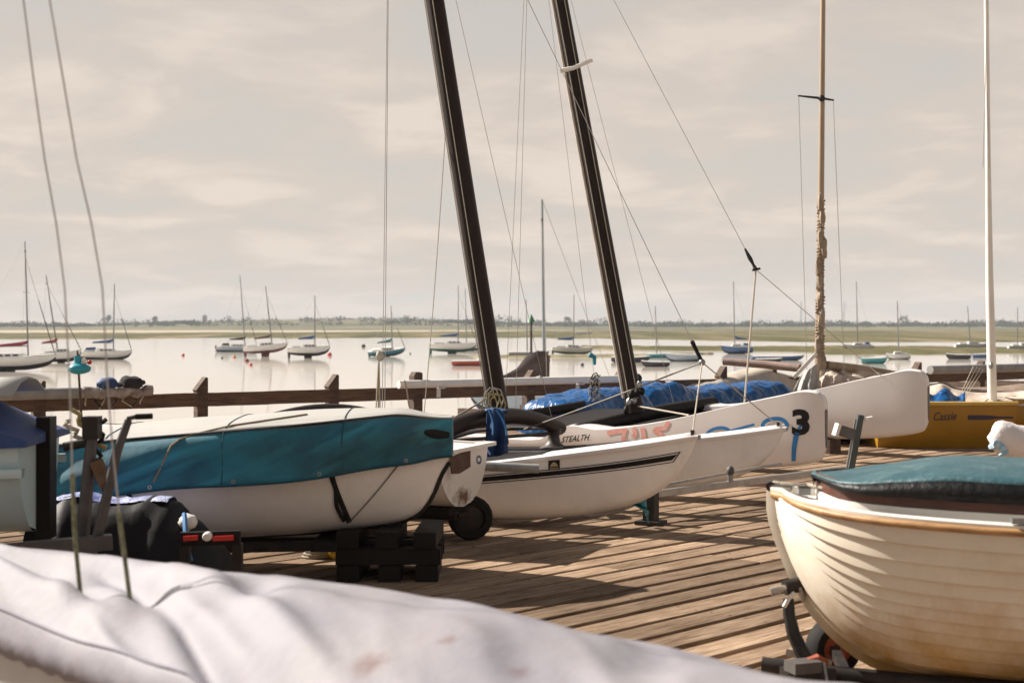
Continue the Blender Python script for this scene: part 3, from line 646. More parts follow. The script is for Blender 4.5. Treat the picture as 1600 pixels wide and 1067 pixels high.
# ------------------------------------------------------------------ catamaran with blunt bows, lettering and the black 3
H2 = Vector((.768, -.640, 0)).normalized(); A2 = -H2; N2 = Vector((.640, .768, 0))
bow2 = Vector((U(1291, 15.0), 15.0, 0))
cat2 = thing('lettered_catamaran', 'white catamaran with tall blunt bows, the number 3 and blue and pink spray paint', 'catamaran', bow2, zrot(H2.x, H2.y))
S2 = dict(L=5.4, w=[(0, .035), (.02, .05), (.1, .075), (.4, .13), (1, .19), (2, .23), (3.2, .24), (4.4, .22), (5.4, .17)],
          k=[(0, .30), (.015, .24), (.05, .18), (.1, .155), (.3, .11), (.8, .045), (1.4, .015), (4.6, .015), (5.4, .08)],
          h=[(0, .70), (.012, .78), (.04, .84), (.10, .885), (.2, .895), (.5, .835), (1, .725), (1.5, .605), (2, .495), (2.55, .405), (2.9, .375), (2.96, .38), (3.06, .405), (3.3, .405), (3.5, .30), (3.75, .21), (4.1, .20), (5.4, .20)], flare=.1)
SEP2 = 2.6
def c2(s, y, z): return bow2+A2*s+N2*y+Vector((0, 0, z))
hulls2 = []
for k, (yo, dz) in enumerate(((0, 0), (SEP2, .16))):
    off = (0, yo, dz)
    h = hull_mesh(MB(), S2, nu=14, p=2.7, off=off, n=60).build('hull', gel2, cat2); hulls2.append(h)
    deck_mesh(MB(), S2, -.004, .022, .004, off=off, n=60).build('foredeck', gel2, h)
h = hulls2[1]; h['label'] = 'plain white far hull with no lettering'
tr = bvh_of(hulls2[0])
text_decal('number', '3', tr, 1237.5, 680, 41, 28, inkblack, hulls2[0], bold=.045, off=.005)
text_decal('lettering', 'STEALTH', tr, 877, 691.5, 9.5, 42, inkblack, hulls2[0], slope=-.10, shear=.35, bold=.012, off=.005)
m = MB()
ribbon(m, tr, [(1103, 684), (1106, 676), (1116, 670), (1128, 668), (1138, 671), (1142, 679)], 5.0)
ribbon(m, tr, [(1142, 673), (1150, 680)], 5.0); ribbon(m, tr, [(1142, 673), (1160, 668), (1179, 663)], 4.0)
ribbon(m, tr, [(1193, 670), (1192, 663), (1198, 657), (1210, 654), (1222, 655), (1229, 661), (1229, 669), (1224, 672)], 6.0)
ribbon(m, tr, [(1247, 672), (1252, 664), (1257, 668), (1249, 675)], 4.5); ribbon(m, tr, [(1245, 676), (1241, 700), (1240, 720)], lambda v: 9-3*v, off=.0045)
m.build('blue_graffiti', paintblue, hulls2[0], world=True)
m = MB()
ribbon(m, tr, [(949, 677), (962, 674), (980, 672)], 7); ribbon(m, tr, [(977, 670), (975, 680), (974, 692)], 6); ribbon(m, tr, [(990, 668), (993, 678), (988, 682)], 7)
ribbon(m, tr, [(1004, 668), (1006, 680), (1007, 693)], 7); ribbon(m, tr, [(1044, 658), (1040, 668), (1028, 670), (1022, 673), (1034, 679), (1033, 687), (1022, 689)], 7)
m.build('pink_graffiti', paintpink, hulls2[0], world=True)
# front beam, black tramp edge, mast
fb = MB().tube([c2(lerp(3.18, 3.05, k/10), lerp(-.16, SEP2+.1, k/10), lerp(.34, .56, k/10)+.03*math.sin(k/10*math.pi)) for k in range(11)], .085, 14).build('front_beam', blackm, cat2, world=True)
MB().lathe(c2(3.18, -.16, .34), [(0, .004), (.075, .004), (.085, -.01), (.085, -.03)], 16, -N2).build('end_cap', inkblack, fb, world=True)
MB().tube([c2(5.0, 0, .33), c2(5.0, SEP2, .48)], .07, 12).build('rear_beam', blackm, cat2, world=True)
rows = [[c2(lerp(2.35, 4.95, i/8), lerp(.20, SEP2-.16, j/8), lerp(lerp(.345, .50, j/8), lerp(.30, .42, j/8), i/8)-.03*math.sin(j/8*math.pi)) for j in range(9)] for i in range(9)]
MB().grid(rows).build('trampoline', blackm, cat2, world=True, thick=.012)
MB().bar(c2(2.33, .19, .36), c2(2.33, SEP2-.15, .52), .03, .09).build('trampoline_edge', inkblack, cat2, world=True)
mb2 = c2(3.1, .95, .50); md2 = Vector((-.92, .70, 5.3)).normalized()
M2 = mast(cat2, mb2, md2, 9.0, .112, carbon, flat=1.)
MB().tube([mb2+Vector((-.115, -.03, 0))+md2*.2, mb2+Vector((-.105, -.03, 0))+md2*4.2, mb2+Vector((-.08, -.02, 0))+md2*8.8], .021, 8).build('luff_track', mat('sunlit_track_metal', (.5, .44, .38), .45, .15, 6), M2, world=True)  # track's pale colour stands for the mast's sunlit left edge
for o_ in (.05, -.06): MB().tube([mb2+Vector((o_, -.13, 0))+md2*.2, mb2+Vector((o_, -.105, 0))+md2*8.8], .006, 6).build('halyard', ropew, cat2, world=True)
pc = mb2+md2*4.50
sp2 = MB().tube([pc+Vector((-.16, -.12, -.05)), pc+Vector((0, -.14, -.02)), pc+Vector((.25, -.16, .08))], [.03, .028, .022], 8).build('spreader', whitep, M2, world=True)
for q in range(7):
    c = mb2+Vector((-.12+.04*q, -.16, .06*(q % 3)))+md2*(.05+.04*q); MB().ball(c, (.035, .035, .05), 8, 6, .3).build('mast_fitting', steel if q % 2 else blackm, cat2, world=True)
hound2 = mb2+md2*7.6; j2 = P(1181, 421, 16.2)
stay(cat2, hound2, j2, .0036, nm='forestay')
MB().tube([j2, j2.lerp(hound2, .010), j2.lerp(hound2, .022), j2.lerp(hound2, .042)], [.026, .016, .026, .012], 8).build('furler_drum', blackm, cat2, world=True)
MB().bar(j2+Vector((-.04, 0, -.01)), j2+Vector((.05, 0, .01)), .03, .025).build('shackle', blackm, cat2, world=True)
stay(cat2, j2, c2(1.0, .02, .74), .011, ropew, nm='bridle_strop'); stay(cat2, j2, c2(.6, SEP2, .97), .004, nm='bridle_wire')
for px in (788, 805): stay(cat2, hound2, P(px, 662, 18.4), .0035, wire, nm='shroud')
stay(cat2, hound2, c2(3.6, SEP2, .46), .003, nm='shroud'); stay(cat2, hound2+md2*.3, P(930, 600, 19.2), .003, nm='shroud')
stay(cat2, mb2+Vector((.02, -.15, .1)), c2(1.9, .3, .56), .010, ropew, nm='jib_sheet')
# a bundle of shackles and line hanging from the shroud
for q in range(12):
    a = P(929+4*math.sin(q*2.1), 588+q*3.0, 19.2); MB().tube([a+Vector((.05*math.cos(q+k), 0, .05*math.sin(q+k*1.3))) for k in range(6)], .010, 6).build('rope_lashing', blackm if q % 3 == 0 else ropew, cat2, world=True)
MB().tube([P(921, 554, 19.2), P(929, 558, 19.2), P(929, 570, 19.2)], [.04, .03, .02], 8).build('turquoise_block', mat('turquoise_plastic', (.02, .32, .42), .4), cat2, world=True)
for k, (yo, z1) in enumerate(((0, .02), (SEP2, .17))):
    for s_ in (1.3, 4.3): MB().box(c2(s_, yo, z1/2), (.16, .3, max(z1, .03)), Matrix.Rotation(zrot(A2.x, A2.y), 3, 'Z')).build('chock', timber, cat2, world=True)

# ------------------------------------------------------------------ covered dinghy, left of centre
dx, dy = U(700, 9.2), 9.2
dA = thing('covered_dinghy', 'white dinghy under a teal and white boat cover, bow beside the rusty transom', 'dinghy', (dx, dy, 0), 0)
SA = dict(L=2.7, w=[(0, .015), (.05, .05), (.15, .13), (.35, .27), (.6, .40), (1, .53), (1.5, .60), (2.1, .60), (2.7, .52)],
          k=[(0, .72), (.02, .69), (.06, .62), (.11, .495), (.195, .385), (.3, .335), (.5, .30), (1.0, .255), (1.6, .235), (2.7, .26)],
          h=[(0, .845), (.4, .815), (1, .765), (1.6, .72), (2.2, .68), (2.7, .67)], flare=.2)
hA = hull_mesh(MB(), SA, nu=14, p=2.5, n=34).build('hull', gel, dA)
rim(MB(), SA, .03, .03, n=34).build('gunwale', whitep, dA)
m = MB().tube([(-s+.012, 0, interp(SA['k'], s)-.004) for s in [0, .02, .05, .09, .13, .2, .3, .45, .7, 1.1, 1.6]], .014, 8); m.build('stem_band', darksteel, dA)
def coverA(s, q, out_=0.):
    """q: -1 near lower edge .. -0.55 near shoulder .. 0 ridge .. 1 far lower edge"""
    wv = interp(SA['w'], s)+.035; h = interp(SA['h'], s); a = abs(q); sg = -1 if q < 0 else 1
    top = h+.225-.06*smooth((.35-s)/.35)-.03*smooth((s-1.8)/.9); lowe = h-.105+.008*math.sin(s*5.1)+.02*smooth((.25-s)/.25)
    if a > .55:
        v = (a-.55)/.45; y = lerp(wv*.985, wv*1.0, v)+.03*smooth(v*3); z = lerp(top, lowe, v)
        f = .034+(.044*math.sin(14*(s*.425+z*.905)+2.4*noise.noise(Vector((s*1.6, z*1.6, 3))))+.036*(1-2*abs(noise.noise(Vector(((s*.425+z*.905)*6.5, (s*.9-z*.42)*.9, 5)))))+.04*noise.noise(Vector((s*2.6+z*3, z*3, 7))))*math.sin(min(1, v*1.3)*math.pi*.75)
        y += max(f, -.004)*smooth(s/.25)
    else:
        v = a/.55; y = wv*.985*v; z = top+.05*(1-v**2)*smooth(s/.9)-.012*smooth((v-.8)/.2)+.015*noise.noise(Vector((s*2, q*2, 1)))
    return Vector((-s+.03*smooth((.1-s)/.1), sg*y, z))
ssA = [2.72*(i/52)**1.5 for i in range(53)]
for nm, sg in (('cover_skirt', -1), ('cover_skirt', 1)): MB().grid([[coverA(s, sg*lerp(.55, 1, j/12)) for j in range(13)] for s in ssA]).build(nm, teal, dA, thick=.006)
cvt = MB().grid([[coverA(s, lerp(-.552, .552, j/24)) for j in range(25)] for s in ssA]).build('cover_top', canvasw, dA, thick=.006)
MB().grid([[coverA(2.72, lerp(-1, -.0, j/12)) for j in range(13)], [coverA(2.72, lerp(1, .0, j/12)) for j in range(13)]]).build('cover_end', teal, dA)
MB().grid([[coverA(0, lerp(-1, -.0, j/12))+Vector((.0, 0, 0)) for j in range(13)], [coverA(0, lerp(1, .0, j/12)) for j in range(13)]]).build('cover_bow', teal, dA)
MB().tube([coverA(s, q)+Vector((.0, 0, .0)) for s, q in ((.02, -.75), (.06, -.74), (.10, -.72), (.14, -.70))], [.02, .03, .028, .012], 8).build('cover_tie', strapm, dA)
for s_ in (.62, 1.32, 2.05): MB().tube([coverA(s_, lerp(-1, 1, k/60))*1.0+Vector((0, 0, .004)) for k in range(61)], .0045, 5).build('seam', mat('dark_teal_seam', (.005, .06, .09), .8), dA)
MB().tube([coverA(s, -1)+Vector((0, -.004, 0)) for s in ssA], .006, 6).build('hem', mat('dark_teal_seam', None), dA)
for k in range(5): 
    c_ = coverA(.25+k*.5, -.965); MB().lathe(c_+Vector((0, -.006, 0)), [(.006, .0), (.013, .0), (.013, .004), (.006, .004)], 10, (0, -1, 0)).build('eyelet', steel, dA)
tr = bvh_of(hA)
m = MB(); ribbon(m, tr, [(516, 738), (528, 772), (546, 815)], 8, off=.006); ribbon(m, tr, [(519, 742), (524, 765), (526, 790), (538, 812)], 6.5, off=.010); m.build('tie_down_strap', strapm, dA, world=True, thick=.004)
m = MB(); m.tube([onto(tr, lerp(628, 545, k/12), lerp(718, 815, k/12)+3*math.sin(k/12*math.pi), .006) for k in range(13)], .005, 6); m.build('lashing', mat('grey_control_line', None), dA, world=True)
m = MB(); ribbon(m, tr, [(200, 765), (205, 785), (212, 800)], 8, off=.006); m.build('tie_down_strap', strapm, dA, world=True, thick=.004)
tr = bvh_of(*[o for o in dA.children if o.name.startswith('cover')])
m = MB(); m.tube([onto(tr, x, y, .008) for x, y in ((480, 649), (440, 655), (400, 661), (365, 666), (330, 674), (300, 681), (281, 688), (268, 697), (258, 715), (248, 735), (240, 752))], .006, 6); m.build('cover_rope', mat('tan_rope', (.34, .25, .15), .85, .2, 60, bump=.4), dA, world=True)
# its launching trolley
tA = thing('launching_trolley', 'dark steel launching trolley under the teal covered dinghy', 'trolley', (dx-1.3, dy, 0))
for y in (-.18, .18): MB().bar((dx-2.6, dy+y, .165), (dx-.15, dy+y*.4, .20), .06, .06).build('frame_rail', darksteel, tA, world=True)
MB().bar((dx-2.05, dy-.62, .16), (dx-2.05, dy+.62, .16), .05, .05).build('axle', darksteel, tA, world=True)
MB().bar((dx-.75, dy-.42, .225), (dx-.75, dy+.42, .225), .16, .05).build('cradle', rubber, tA, world=True)
for z_ in range(3):
    for k in range(3):
        if z_ % 2: MB().box((dx-.36, dy-.27+.22*k, .052+.104*z_), (.66+random.uniform(-.03, .03), .13, .098), Matrix.Rotation(random.uniform(-.03, .03), 3, 'Z')).build('sleeper', blackm, tA, world=True)
        else: MB().box((dx-.60+.24*k, dy-.05, .052+.104*z_), (.14, .60+random.uniform(-.04, .04), .098), Matrix.Rotation(random.uniform(-.04, .04), 3, 'Z')).build('sleeper', blackm, tA, world=True)
MB().box((dx-1.9, dy, .105), (.16, .5, .21)).build('keel_block', darksteel, tA, world=True)
for y in (-.58, .58): wheel(tA, (dx-2.05, dy+y, .17), .17, .09, (0, 1, 0), rubber, darksteel)
cy = thing('rope_coil', 'small pale and yellow rope heap on the planks under the teal covered dinghy', 'rope', G(505, 872))
g0 = G(505, 872, .0)
for k in range(4): MB().tube([g0+Vector((-.05+.09*math.cos(q*.8+k)*(1-.1*k), .05*math.sin(q*.8+k), .012+.02*k)) for q in range(9)], .011, 6).build('rope_turn', ropew, cy, world=True)
MB().ball(g0+Vector((.07, -.03, .045)), (.04, .035, .045), jit=.4).build('float', mat('yellow_plastic', (.62, .40, .02), .5), cy, world=True)

# ------------------------------------------------------------------ dinghy with the rusty transom, behind it
HB = Vector((-.93, .367, 0)).normalized(); NB = Vector((.367, .93, 0))
tc_ = Vector((U(724, 10.4), 10.4, 0)); LB = 3.3; bowB = tc_+HB*LB
dB = thing('stained_dinghy', 'white dinghy seen by its rust-stained transom with a brown plywood pad', 'dinghy', bowB, zrot(HB.x, HB.y))
SB = dict(L=LB, w=[(0, .015), (.1, .1), (.4, .28), (.9, .44), (1.8, .53), (2.6, .52), (3.3, .46)], k=[(0, .66), (.1, .5), (.3, .36), (.7, .28), (2, .26), (3.3, .275)], h=[(0, .80), (1, .75), (3.3, .705)], flare=.15)
hB = hull_mesh(MB(), SB, nu=12, p=2.3, n=26).build('hull', gel, dB)
deck_mesh(MB(), SB, -.01, .01, .0).build('foredeck', gel2, dB); rim(MB(), SB, .02, .025).build('gunwale', whitep, dB)
MB().bar((-LB-.012, -.50, .70), (-LB-.012, .50, .70), .09, .028).build('transom_cap', whitep, dB)
tr = bvh_of(hB)
def onB(px, py, off): return onto(tr, px, py, off)
m = MB(); o1 = [(701, 715), (733, 701.5), (733, 729), (716, 739.5), (704, 740)]
m.add([onB(x, y, .012) for x, y in o1]+[onB(x, y, -.004) for x, y in o1], [(0, 1, 2, 3, 4)]+[(i, (i+1) % 5, 5+(i+1) % 5, 5+i) for i in range(5)]); m.build('plywood_pad', woodpad, dB, world=True, sharp=20)
m = MB(); rows = [[onB(747.5+rr*math.cos(q*math.pi/10)*.62, 718+rr*math.sin(q*math.pi/10), .004) for q in range(20)] for rr in (3.4, 7.2)]; m.grid(rows, closed=True); m.build('round_badge', badgeblue, dB, world=True)
rows = [[hull_pt(SB, LB, u/14, -1, 2.3).lerp(hull_pt(SB, LB, u/14, 1, 2.3), k/14)+Vector((-.004, 0, 0)) for k in range(15)] for u in range(15)]
rm_ = bpy.data.materials.new('rust_stained_gelcoat'); rm_.use_nodes = True; t = rm_.node_tree; b = t.nodes['Principled BSDF']; b.inputs['Roughness'].default_value = .4
co = t.nodes.new('ShaderNodeTexCoord'); nz = t.nodes.new('ShaderNodeTexNoise'); nz.inputs['Scale'].default_value = 16; nz.inputs['Detail'].default_value = 9; nz.inputs['Roughness'].default_value = .7; t.links.new(co.outputs['Object'], nz.inputs['Vector'])
q0 = WM(dB).inverted()@onB(722, 776, 0); q1 = WM(dB).inverted()@onB(700, 730, 0)
def blob(q, rad, st):
    mp_ = t.nodes.new('ShaderNodeMapping'); mp_.vector_type = 'POINT'; mp_.inputs['Location'].default_value = (-q.x/rad[0], -q.y/rad[1], -q.z/rad[2]); mp_.inputs['Scale'].default_value = (1/rad[0], 1/rad[1], 1/rad[2])
    t.links.new(co.outputs['Object'], mp_.inputs[0]); ln = t.nodes.new('ShaderNodeVectorMath'); ln.operation = 'LENGTH'; t.links.new(mp_.outputs[0], ln.inputs[0])
    a_ = t.nodes.new('ShaderNodeMath'); a_.operation = 'SUBTRACT'; a_.inputs[0].default_value = 1.25; t.links.new(ln.outputs['Value'], a_.inputs[1])
    a2_ = t.nodes.new('ShaderNodeMath'); a2_.operation = 'MULTIPLY_ADD'; t.links.new(nz.outputs['Fac'], a2_.inputs[0]); a2_.inputs[1].default_value = 2.6; a2_.inputs[2].default_value = -1.5
    a3_ = t.nodes.new('ShaderNodeMath'); a3_.operation = 'ADD'; t.links.new(a_.outputs[0], a3_.inputs[0]); t.links.new(a2_.outputs[0], a3_.inputs[1])
    a4_ = t.nodes.new('ShaderNodeMath'); a4_.operation = 'MULTIPLY'; a4_.use_clamp = True; t.links.new(a3_.outputs[0], a4_.inputs[0]); a4_.inputs[1].default_value = st
    return a4_.outputs[0]
m1_ = t.nodes.new('ShaderNodeMath'); m1_.operation = 'MAXIMUM'; t.links.new(blob(q0, (.2, .17, .075), 1.4), m1_.inputs[0]); t.links.new(blob(q1, (.2, .12, .16), .5), m1_.inputs[1])
mx_ = t.nodes.new('ShaderNodeMixRGB'); mx_.inputs[1].default_value = (.74, .70, .66, 1); mx_.inputs[2].default_value = (.14, .065, .035, 1); t.links.new(m1_.outputs[0], mx_.inputs[0]); t.links.new(mx_.outputs[0], b.inputs['Base Color'])
MB().grid(rows).build('transom', rm_, dB)
tB = thing('beach_dolly', 'low dolly with a fat black wheel under the rusty transom', 'dolly', tc_)
MB().bar(tc_+HB*.5-NB*.5+Vector((0, 0, .17)), tc_+HB*.5+NB*.5+Vector((0, 0, .17)), .05, .05).build('axle', darksteel, tB, world=True)
MB().bar(tc_+HB*.05+Vector((0, 0, .205)), tc_+HB*2.9+Vector((0, 0, .205)), .07, .06).build('keel_rail', darksteel, tB, world=True)
MB().box(tc_+HB*.3+Vector((0, 0, .25)), (.5, .3, .06), Matrix.Rotation(zrot(HB.x, HB.y), 3, 'Z')).build('keel_pad', rubber, tB, world=True)
MB().box(tc_+HB*2.6+Vector((0, 0, .09)), (.1, .25, .18)).build('prop', darksteel, tB, world=True)
wc = Vector((U(735, 10.62), 10.62, .165)); wheel(tB, wc, .165, .12, Vector((.25, -.97, 0)), rubber, darksteel)
wheel(tB, tc_+HB*.5-NB*.58+Vector((0, 0, .165)), .165, .12, NB, rubber, darksteel)
MB().bar(wc, tc_+HB*.5+NB*.2+Vector((0, 0, .17)), .05, .05).build('axle_stub', darksteel, tB, world=True)
a, b_ = P(735, 727.5, 10.98), P(842, 732, 10.98)
pp = MB().lathe(a, [(.036, 0), (.036, (b_-a).length), (.029, (b_-a).length), (.029, .05)], 16, b_-a).build('handle_pipe', plasticg, tB, world=True)
MB().bar(tc_+HB*.05+NB*.30+Vector((0, 0, .205)), a+Vector((.02, 0, 0)), .03, .03).build('handle_stay', darksteel, tB, world=True)
MB().bar(tc_+HB*.05+NB*.30+Vector((0, 0, .205)), tc_+HB*.05+Vector((0, 0, .205)), .03, .03).build('handle_stay', darksteel, tB, world=True)
# ------------------------------------------------------------------ clinker boat on the right
HC = Vector((-.954, .30, 0)).normalized(); NC = Vector((-.30, -.954, 0))         # NC: outward on the near side
bowC = Vector((U(1216, 6.32), 6.32, 0))
bC = thing('clinker_boat', 'cream clinker-built boat with an orange wooden rubbing strake and dark teal cover', 'boat', bowC, zrot(HC.x, HC.y))
SC_ = dict(L=3.7, w=[(0, .022), (.04, .11), (.1, .215), (.25, .37), (.5, .51), (.9, .615), (1.4, .665), (2.2, .68), (3.0, .62), (3.7, .52)],
           k=[(0, .80), (.01, .74), (.035, .66), (.10, .50), (.19, .35), (.30, .24), (.42, .165), (.6, .125), (1.0, .11), (3.7, .13)],
           h=[(0, .872), (.1, .853), (.3, .836), (.6, .828), (1.2, .825), (2.4, .825), (3.7, .85)], flare=.30)
ny_side = 1     # local +y is to port; heading -x means port faces the camera
NS = 11; PC = 2.05
ubr = [0., .10, .19, .275, .355, .43, .505, .585, .67, .765, .87, 1.0]
ssC = [3.7*(i/44)**1.9 for i in range(45)]
def cpt(s, u, sd, off):
    v = hull_pt(SC_, s, u, sd, PC); e1 = hull_pt(SC_, min(s+.02, 3.7), u, sd, PC)-hull_pt(SC_, max(s-.02, 0), u, sd, PC); e2 = hull_pt(SC_, s, min(u+.02, 1), sd, PC)-hull_pt(SC_, s, max(u-.02, 0), sd, PC)
    nn = e1.cross(e2)
    if nn.y*sd < 0: nn = -nn
    if nn.length < 1e-9: nn = Vector((1, 0, 0))
    return v+nn.normalized()*off
for sd in (-1, 1):
    for k in range(NS):
        ua, ub = ubr[k], ubr[k+1]; rows = []
        for s in ssC:
            row = []
            row.append(cpt(s, ua+.006, sd, -.008)); row.append(cpt(s, ua, sd, .020))
            for j in range(1, 5):
                u = lerp(ua, ub, j/4); row.append(cpt(s, u, sd, .020*(1-j/4)+.0005))
            rows.append(row)
        MB().grid(rows).build('strake', cream, bC, sharp=50)
MB().grid([[hull_pt(SC_, 3.7, u/12, -1, PC) for u in range(13)], [hull_pt(SC_, 3.7, u/12, 1, PC) for u in range(13)]]).build('transom', cream, bC)
# stem post following the bow profile
rows = []
for s in [0, .01, .035, .07, .10, .145, .19, .245, .30, .36, .42, .5, .6, .8, 1.0, 1.6, 2.6, 3.7]:
    k = interp(SC_['k'], s); k0 = interp(SC_['k'], max(s-.01, 0)); k1 = interp(SC_['k'], s+.01)
    tn = Vector((-.02, 0, k1-k0)).normalized(); nr = Vector((-tn.z, 0, tn.x));
    if nr.x < 0 and nr.z > 0: nr = -nr
    if s == 0: nr = Vector((1, 0, -.25)).normalized()
    base = Vector((-s, 0, k)); 
    rows.append([base+nr*a+Vector((0, y, 0)) for a, y in ((-.06, -.045), (.012, -.040), (.052, -.022), (.052, .022), (.012, .040), (-.06, .045))])
rows.insert(0, [Vector((.0, 0, .885))+Vector((a, y, 0)) for a, y in ((-.06, -.045), (.012, -.040), (.050, -.022), (.050, .022), (.012, .040), (-.06, .045))])
m = MB().grid(rows, closed=True); m.poly(rows[0]); m.build('stem_post', cream, bC, sharp=35)
for sd in (-1, 1):
    rows = []; ro2 = []; ro3 = []
    for s in ssC:
        wv = interp(SC_['w'], s); h = interp(SC_['h'], s); dx_ = .03 if s < .02 else 0
        rows.append([Vector((-s+dx_, sd*(wv+a), h+b)) for a, b in ((-.012, -.030), (.010, -.032), (.026, -.026), (.031, -.017), (.028, -.005), (.015, -.001), (-.012, -.003))])
        ro2.append([Vector((-s+dx_, sd*max(wv+a, .004), h+b)) for a, b in ((-.045, -.02), (.012, -.003), (.014, .010), (-.02, .016), (-.05, .013), (-.055, -.018))])
        ro3.append([Vector((-s, sd*max(wv-.055-.02*j, .003), h-.01-.055*j)) for j in range(6)])
    MB().grid(rows, closed=True).build('rubbing_strake', oak, bC, sharp=60)
    MB().grid(ro2, closed=True).build('gunwale_cap', whitep, bC, sharp=60)
    MB().grid(ro3).build('inner_planking', whitep, bC)
deck_mesh(MB(), SC_, -.035, .03, .05, s0=.0, s1=.34).build('foredeck', whitep, bC)
# coaming: a mahogany band standing inside the gunwale, carrying the cover
def coam(s, sd, z, ins=.0):
    wv = max(interp(SC_['w'], max(s, .22))*.80-.02-ins, .01)*smooth((s-.16)/.16)**.5 if s < .32 else interp(SC_['w'], s)*.80-.02-ins
    return Vector((-s, sd*wv, interp(SC_['h'], s)+z))
cs = [.165, .18, .20, .235, .28, .33, .42, .55, .75, 1., 1.4, 1.9, 2.5, 3.1, 3.66]
rows = [[coam(s, -1, z, i_) for z, i_ in ((.035, 0), (.108, 0), (.113, .02), (.035, .022))] for s in cs[::-1]]+[[coam(s, 1, z, i_) for z, i_ in ((.035, 0), (.108, 0), (.113, .02), (.035, .022))] for s in cs]
MB().grid(rows, closed=True).build('coaming', mahog, bC, sharp=50)
rows = [[coam(s, sd_, z, i_) for z, i_ in ((-.07, -.004), (.033, -.004), (.036, .024), (-.07, .026))] for sd_, lst in ((-1, cs[::-1]), (1, cs)) for s in lst]
MB().grid(rows, closed=True).build('carling', whitep, bC, sharp=50)
rows = []
ncv = 40
for i in range(ncv+1):
    s = lerp(.15, 3.72, (i/ncv)**1.25); wv = abs(coam(max(s, .17), 1, 0).y)+.022; h = interp(SC_['h'], s)
    rise = .012+.088*smooth((s-.15)/.65)+.006*math.sin(s*3.)
    row = []
    for j in range(25):
        q = -1+2*j/24; a = abs(q)
        if a > .80: v = (a-.80)/.20; y = lerp(wv*.99, wv*1.03, v); z = lerp(h+.085+rise*.80, h+.076, v)
        else: v = a/.80; y = wv*.99*v; z = h+.085+rise*(1-.20*v**2.2)
        z += .010*fold((s*1.6, q*1.5, 2), 1.)+.006*(1-2*abs(noise.noise(Vector((s*4, q*2.2, 0))))); y *= 1+.03*noise.noise(Vector((s*6, q*2, 9)))
        row.append(Vector((-s, y*(1 if q > 0 else -1), z)))
    rows.append(row)
MB().grid([rw[2:23] for rw in rows]).build('cover_top', covdk, bC, thick=.006)
covblk = mat('black_vinyl', (.012, .012, .013), .45, .3, 9, bump=.4, bscale=22)
MB().grid([rw[22:] for rw in rows]).build('cover_side', covblk, bC, thick=.006); MB().grid([rw[:3] for rw in rows]).build('cover_side', covblk, bC, thick=.006); MB().grid([[rows[0][j]*1. for j in range(25)], [rows[1][j]+Vector((.02, 0, -.03)) for j in range(25)]]).build('cover_nose', covblk, bC)
# bow fittings
MB().tube([(.03, -.03, .885), (.03, .03, .885)], .022, 10).build('bow_roller', darksteel, bC)
MB().box((-.02, 0, .885), (.09, .07, .02)).build('stem_plate', steel, bC)
MB().box((-.12, .03, .870), (.05, .03, .03)).build('cleat', steel, bC); MB().tube([(-.09, .03, .89), (-.17, .03, .89)], .009, 8).build('cleat', steel, bC)
MB().tube([(.02, .02, .905), (-.06, .05, .90), (-.13, .03, .90), (-.2, .10, .895), (-.3, .12, .90)], .008, 6).build('painter', ropew, bC)
cm = cpt(1.02, 1., 1, 0); MB().box((cm.x, cm.y-.01, cm.z+.028), (.13, .028, .02), Matrix.Rotation(.25, 3, 'Z')).build('rowlock_plate', steel, bC)
MB().tube([(cm.x-.03, cm.y-.01, cm.z+.03), (cm.x-.03, cm.y-.01, cm.z+.06)], .012, 8).build('rowlock_socket', steel, bC)
# its trailer
def cc(s, y, z): return bowC-HC*s+NC*y+Vector((0, 0, z))
tC = thing('boat_trailer', 'black trailer with a curved snubber post and winch under the cream clinker boat', 'trailer', cc(.5, 0, 0))
MB().tube([cc(-.05, .16, .125), cc(.3, .16, .105), cc(.8, .16, .095), cc(3.4, .12, .085)], .036, 10).build('drawbar', darksteel, tC, world=True)
sn = [P(1232, 935, 6.22), P(1233, 960, 6.2), P(1240, 990, 6.18), P(1252, 1016, 6.16), P(1268, 1040, 6.14)]
MB().tube(sn, [.024, .027, .03, .032, .034], 8, flat=.7).build('snubber_post', mat('worn_black_steel', (.06, .055, .05), .4, .3, 14, metal=.4), tC, world=True)
wv = MB().tube([P(1226, 918, 6.22), P(1252, 912, 6.24)], .034, 12).build('winch_drum', darksteel, tC, world=True)
MB().tube([P(1204, 924, 6.18), P(1215, 921, 6.18), P(1226, 918, 6.2)], [.017, .019, .014], 10).build('winch_handle', mat('brushed_metal', (.55, .52, .48), .35, .15, 20, metal=.7), wv, world=True)
MB().tube([P(1252, 912, 6.24), P(1256, 905, 6.26), P(1258, 920, 6.25), P(1256, 938, 6.22), P(1250, 918, 6.2)], .008, 6).build('winch_rope', ropew, tC, world=True)
MB().tube([P(1225, 948, 6.18), P(1233, 934, 6.18), P(1240, 926, 6.2)], .010, 8).build('pawl_lever', whitep, tC, world=True)
MB().box(P(1262, 1048, 6.0)+Vector((0, 0, -.02)), (.20, .12, .07), Matrix.Rotation(.35, 3, 'Z')).build('coupling', darksteel, tC, world=True)
MB().box(P(1255, 1040, 5.94)+Vector((0, 0, 0)), (.13, .09, .045), Matrix.Rotation(.35, 3, 'Z')).build('coupling_cover', mat('grey_rubber', (.10, .09, .085), .6, .2, 9), tC, world=True)
MB().bar(P(1286, 1034, 5.93), P(1291, 1064, 5.90), .012, .02).build('coupling_lever', steel, tC, world=True)
MB().tube([P(1262, 1034, 5.98), P(1276, 1030, 5.98), P(1290, 1036, 6.0)], [.02, .026, .02], 8).build('red_cap', mat('faded_red_paint', (.42, .10, .05), .5, .2, 9), tC, world=True)
wcx = Vector((U(1302, 6.5), 6.5, .13))
wheel(tC, wcx, .13, .10, Vector((.35, -.94, 0)), rubber, mat('faded_red_paint', None))
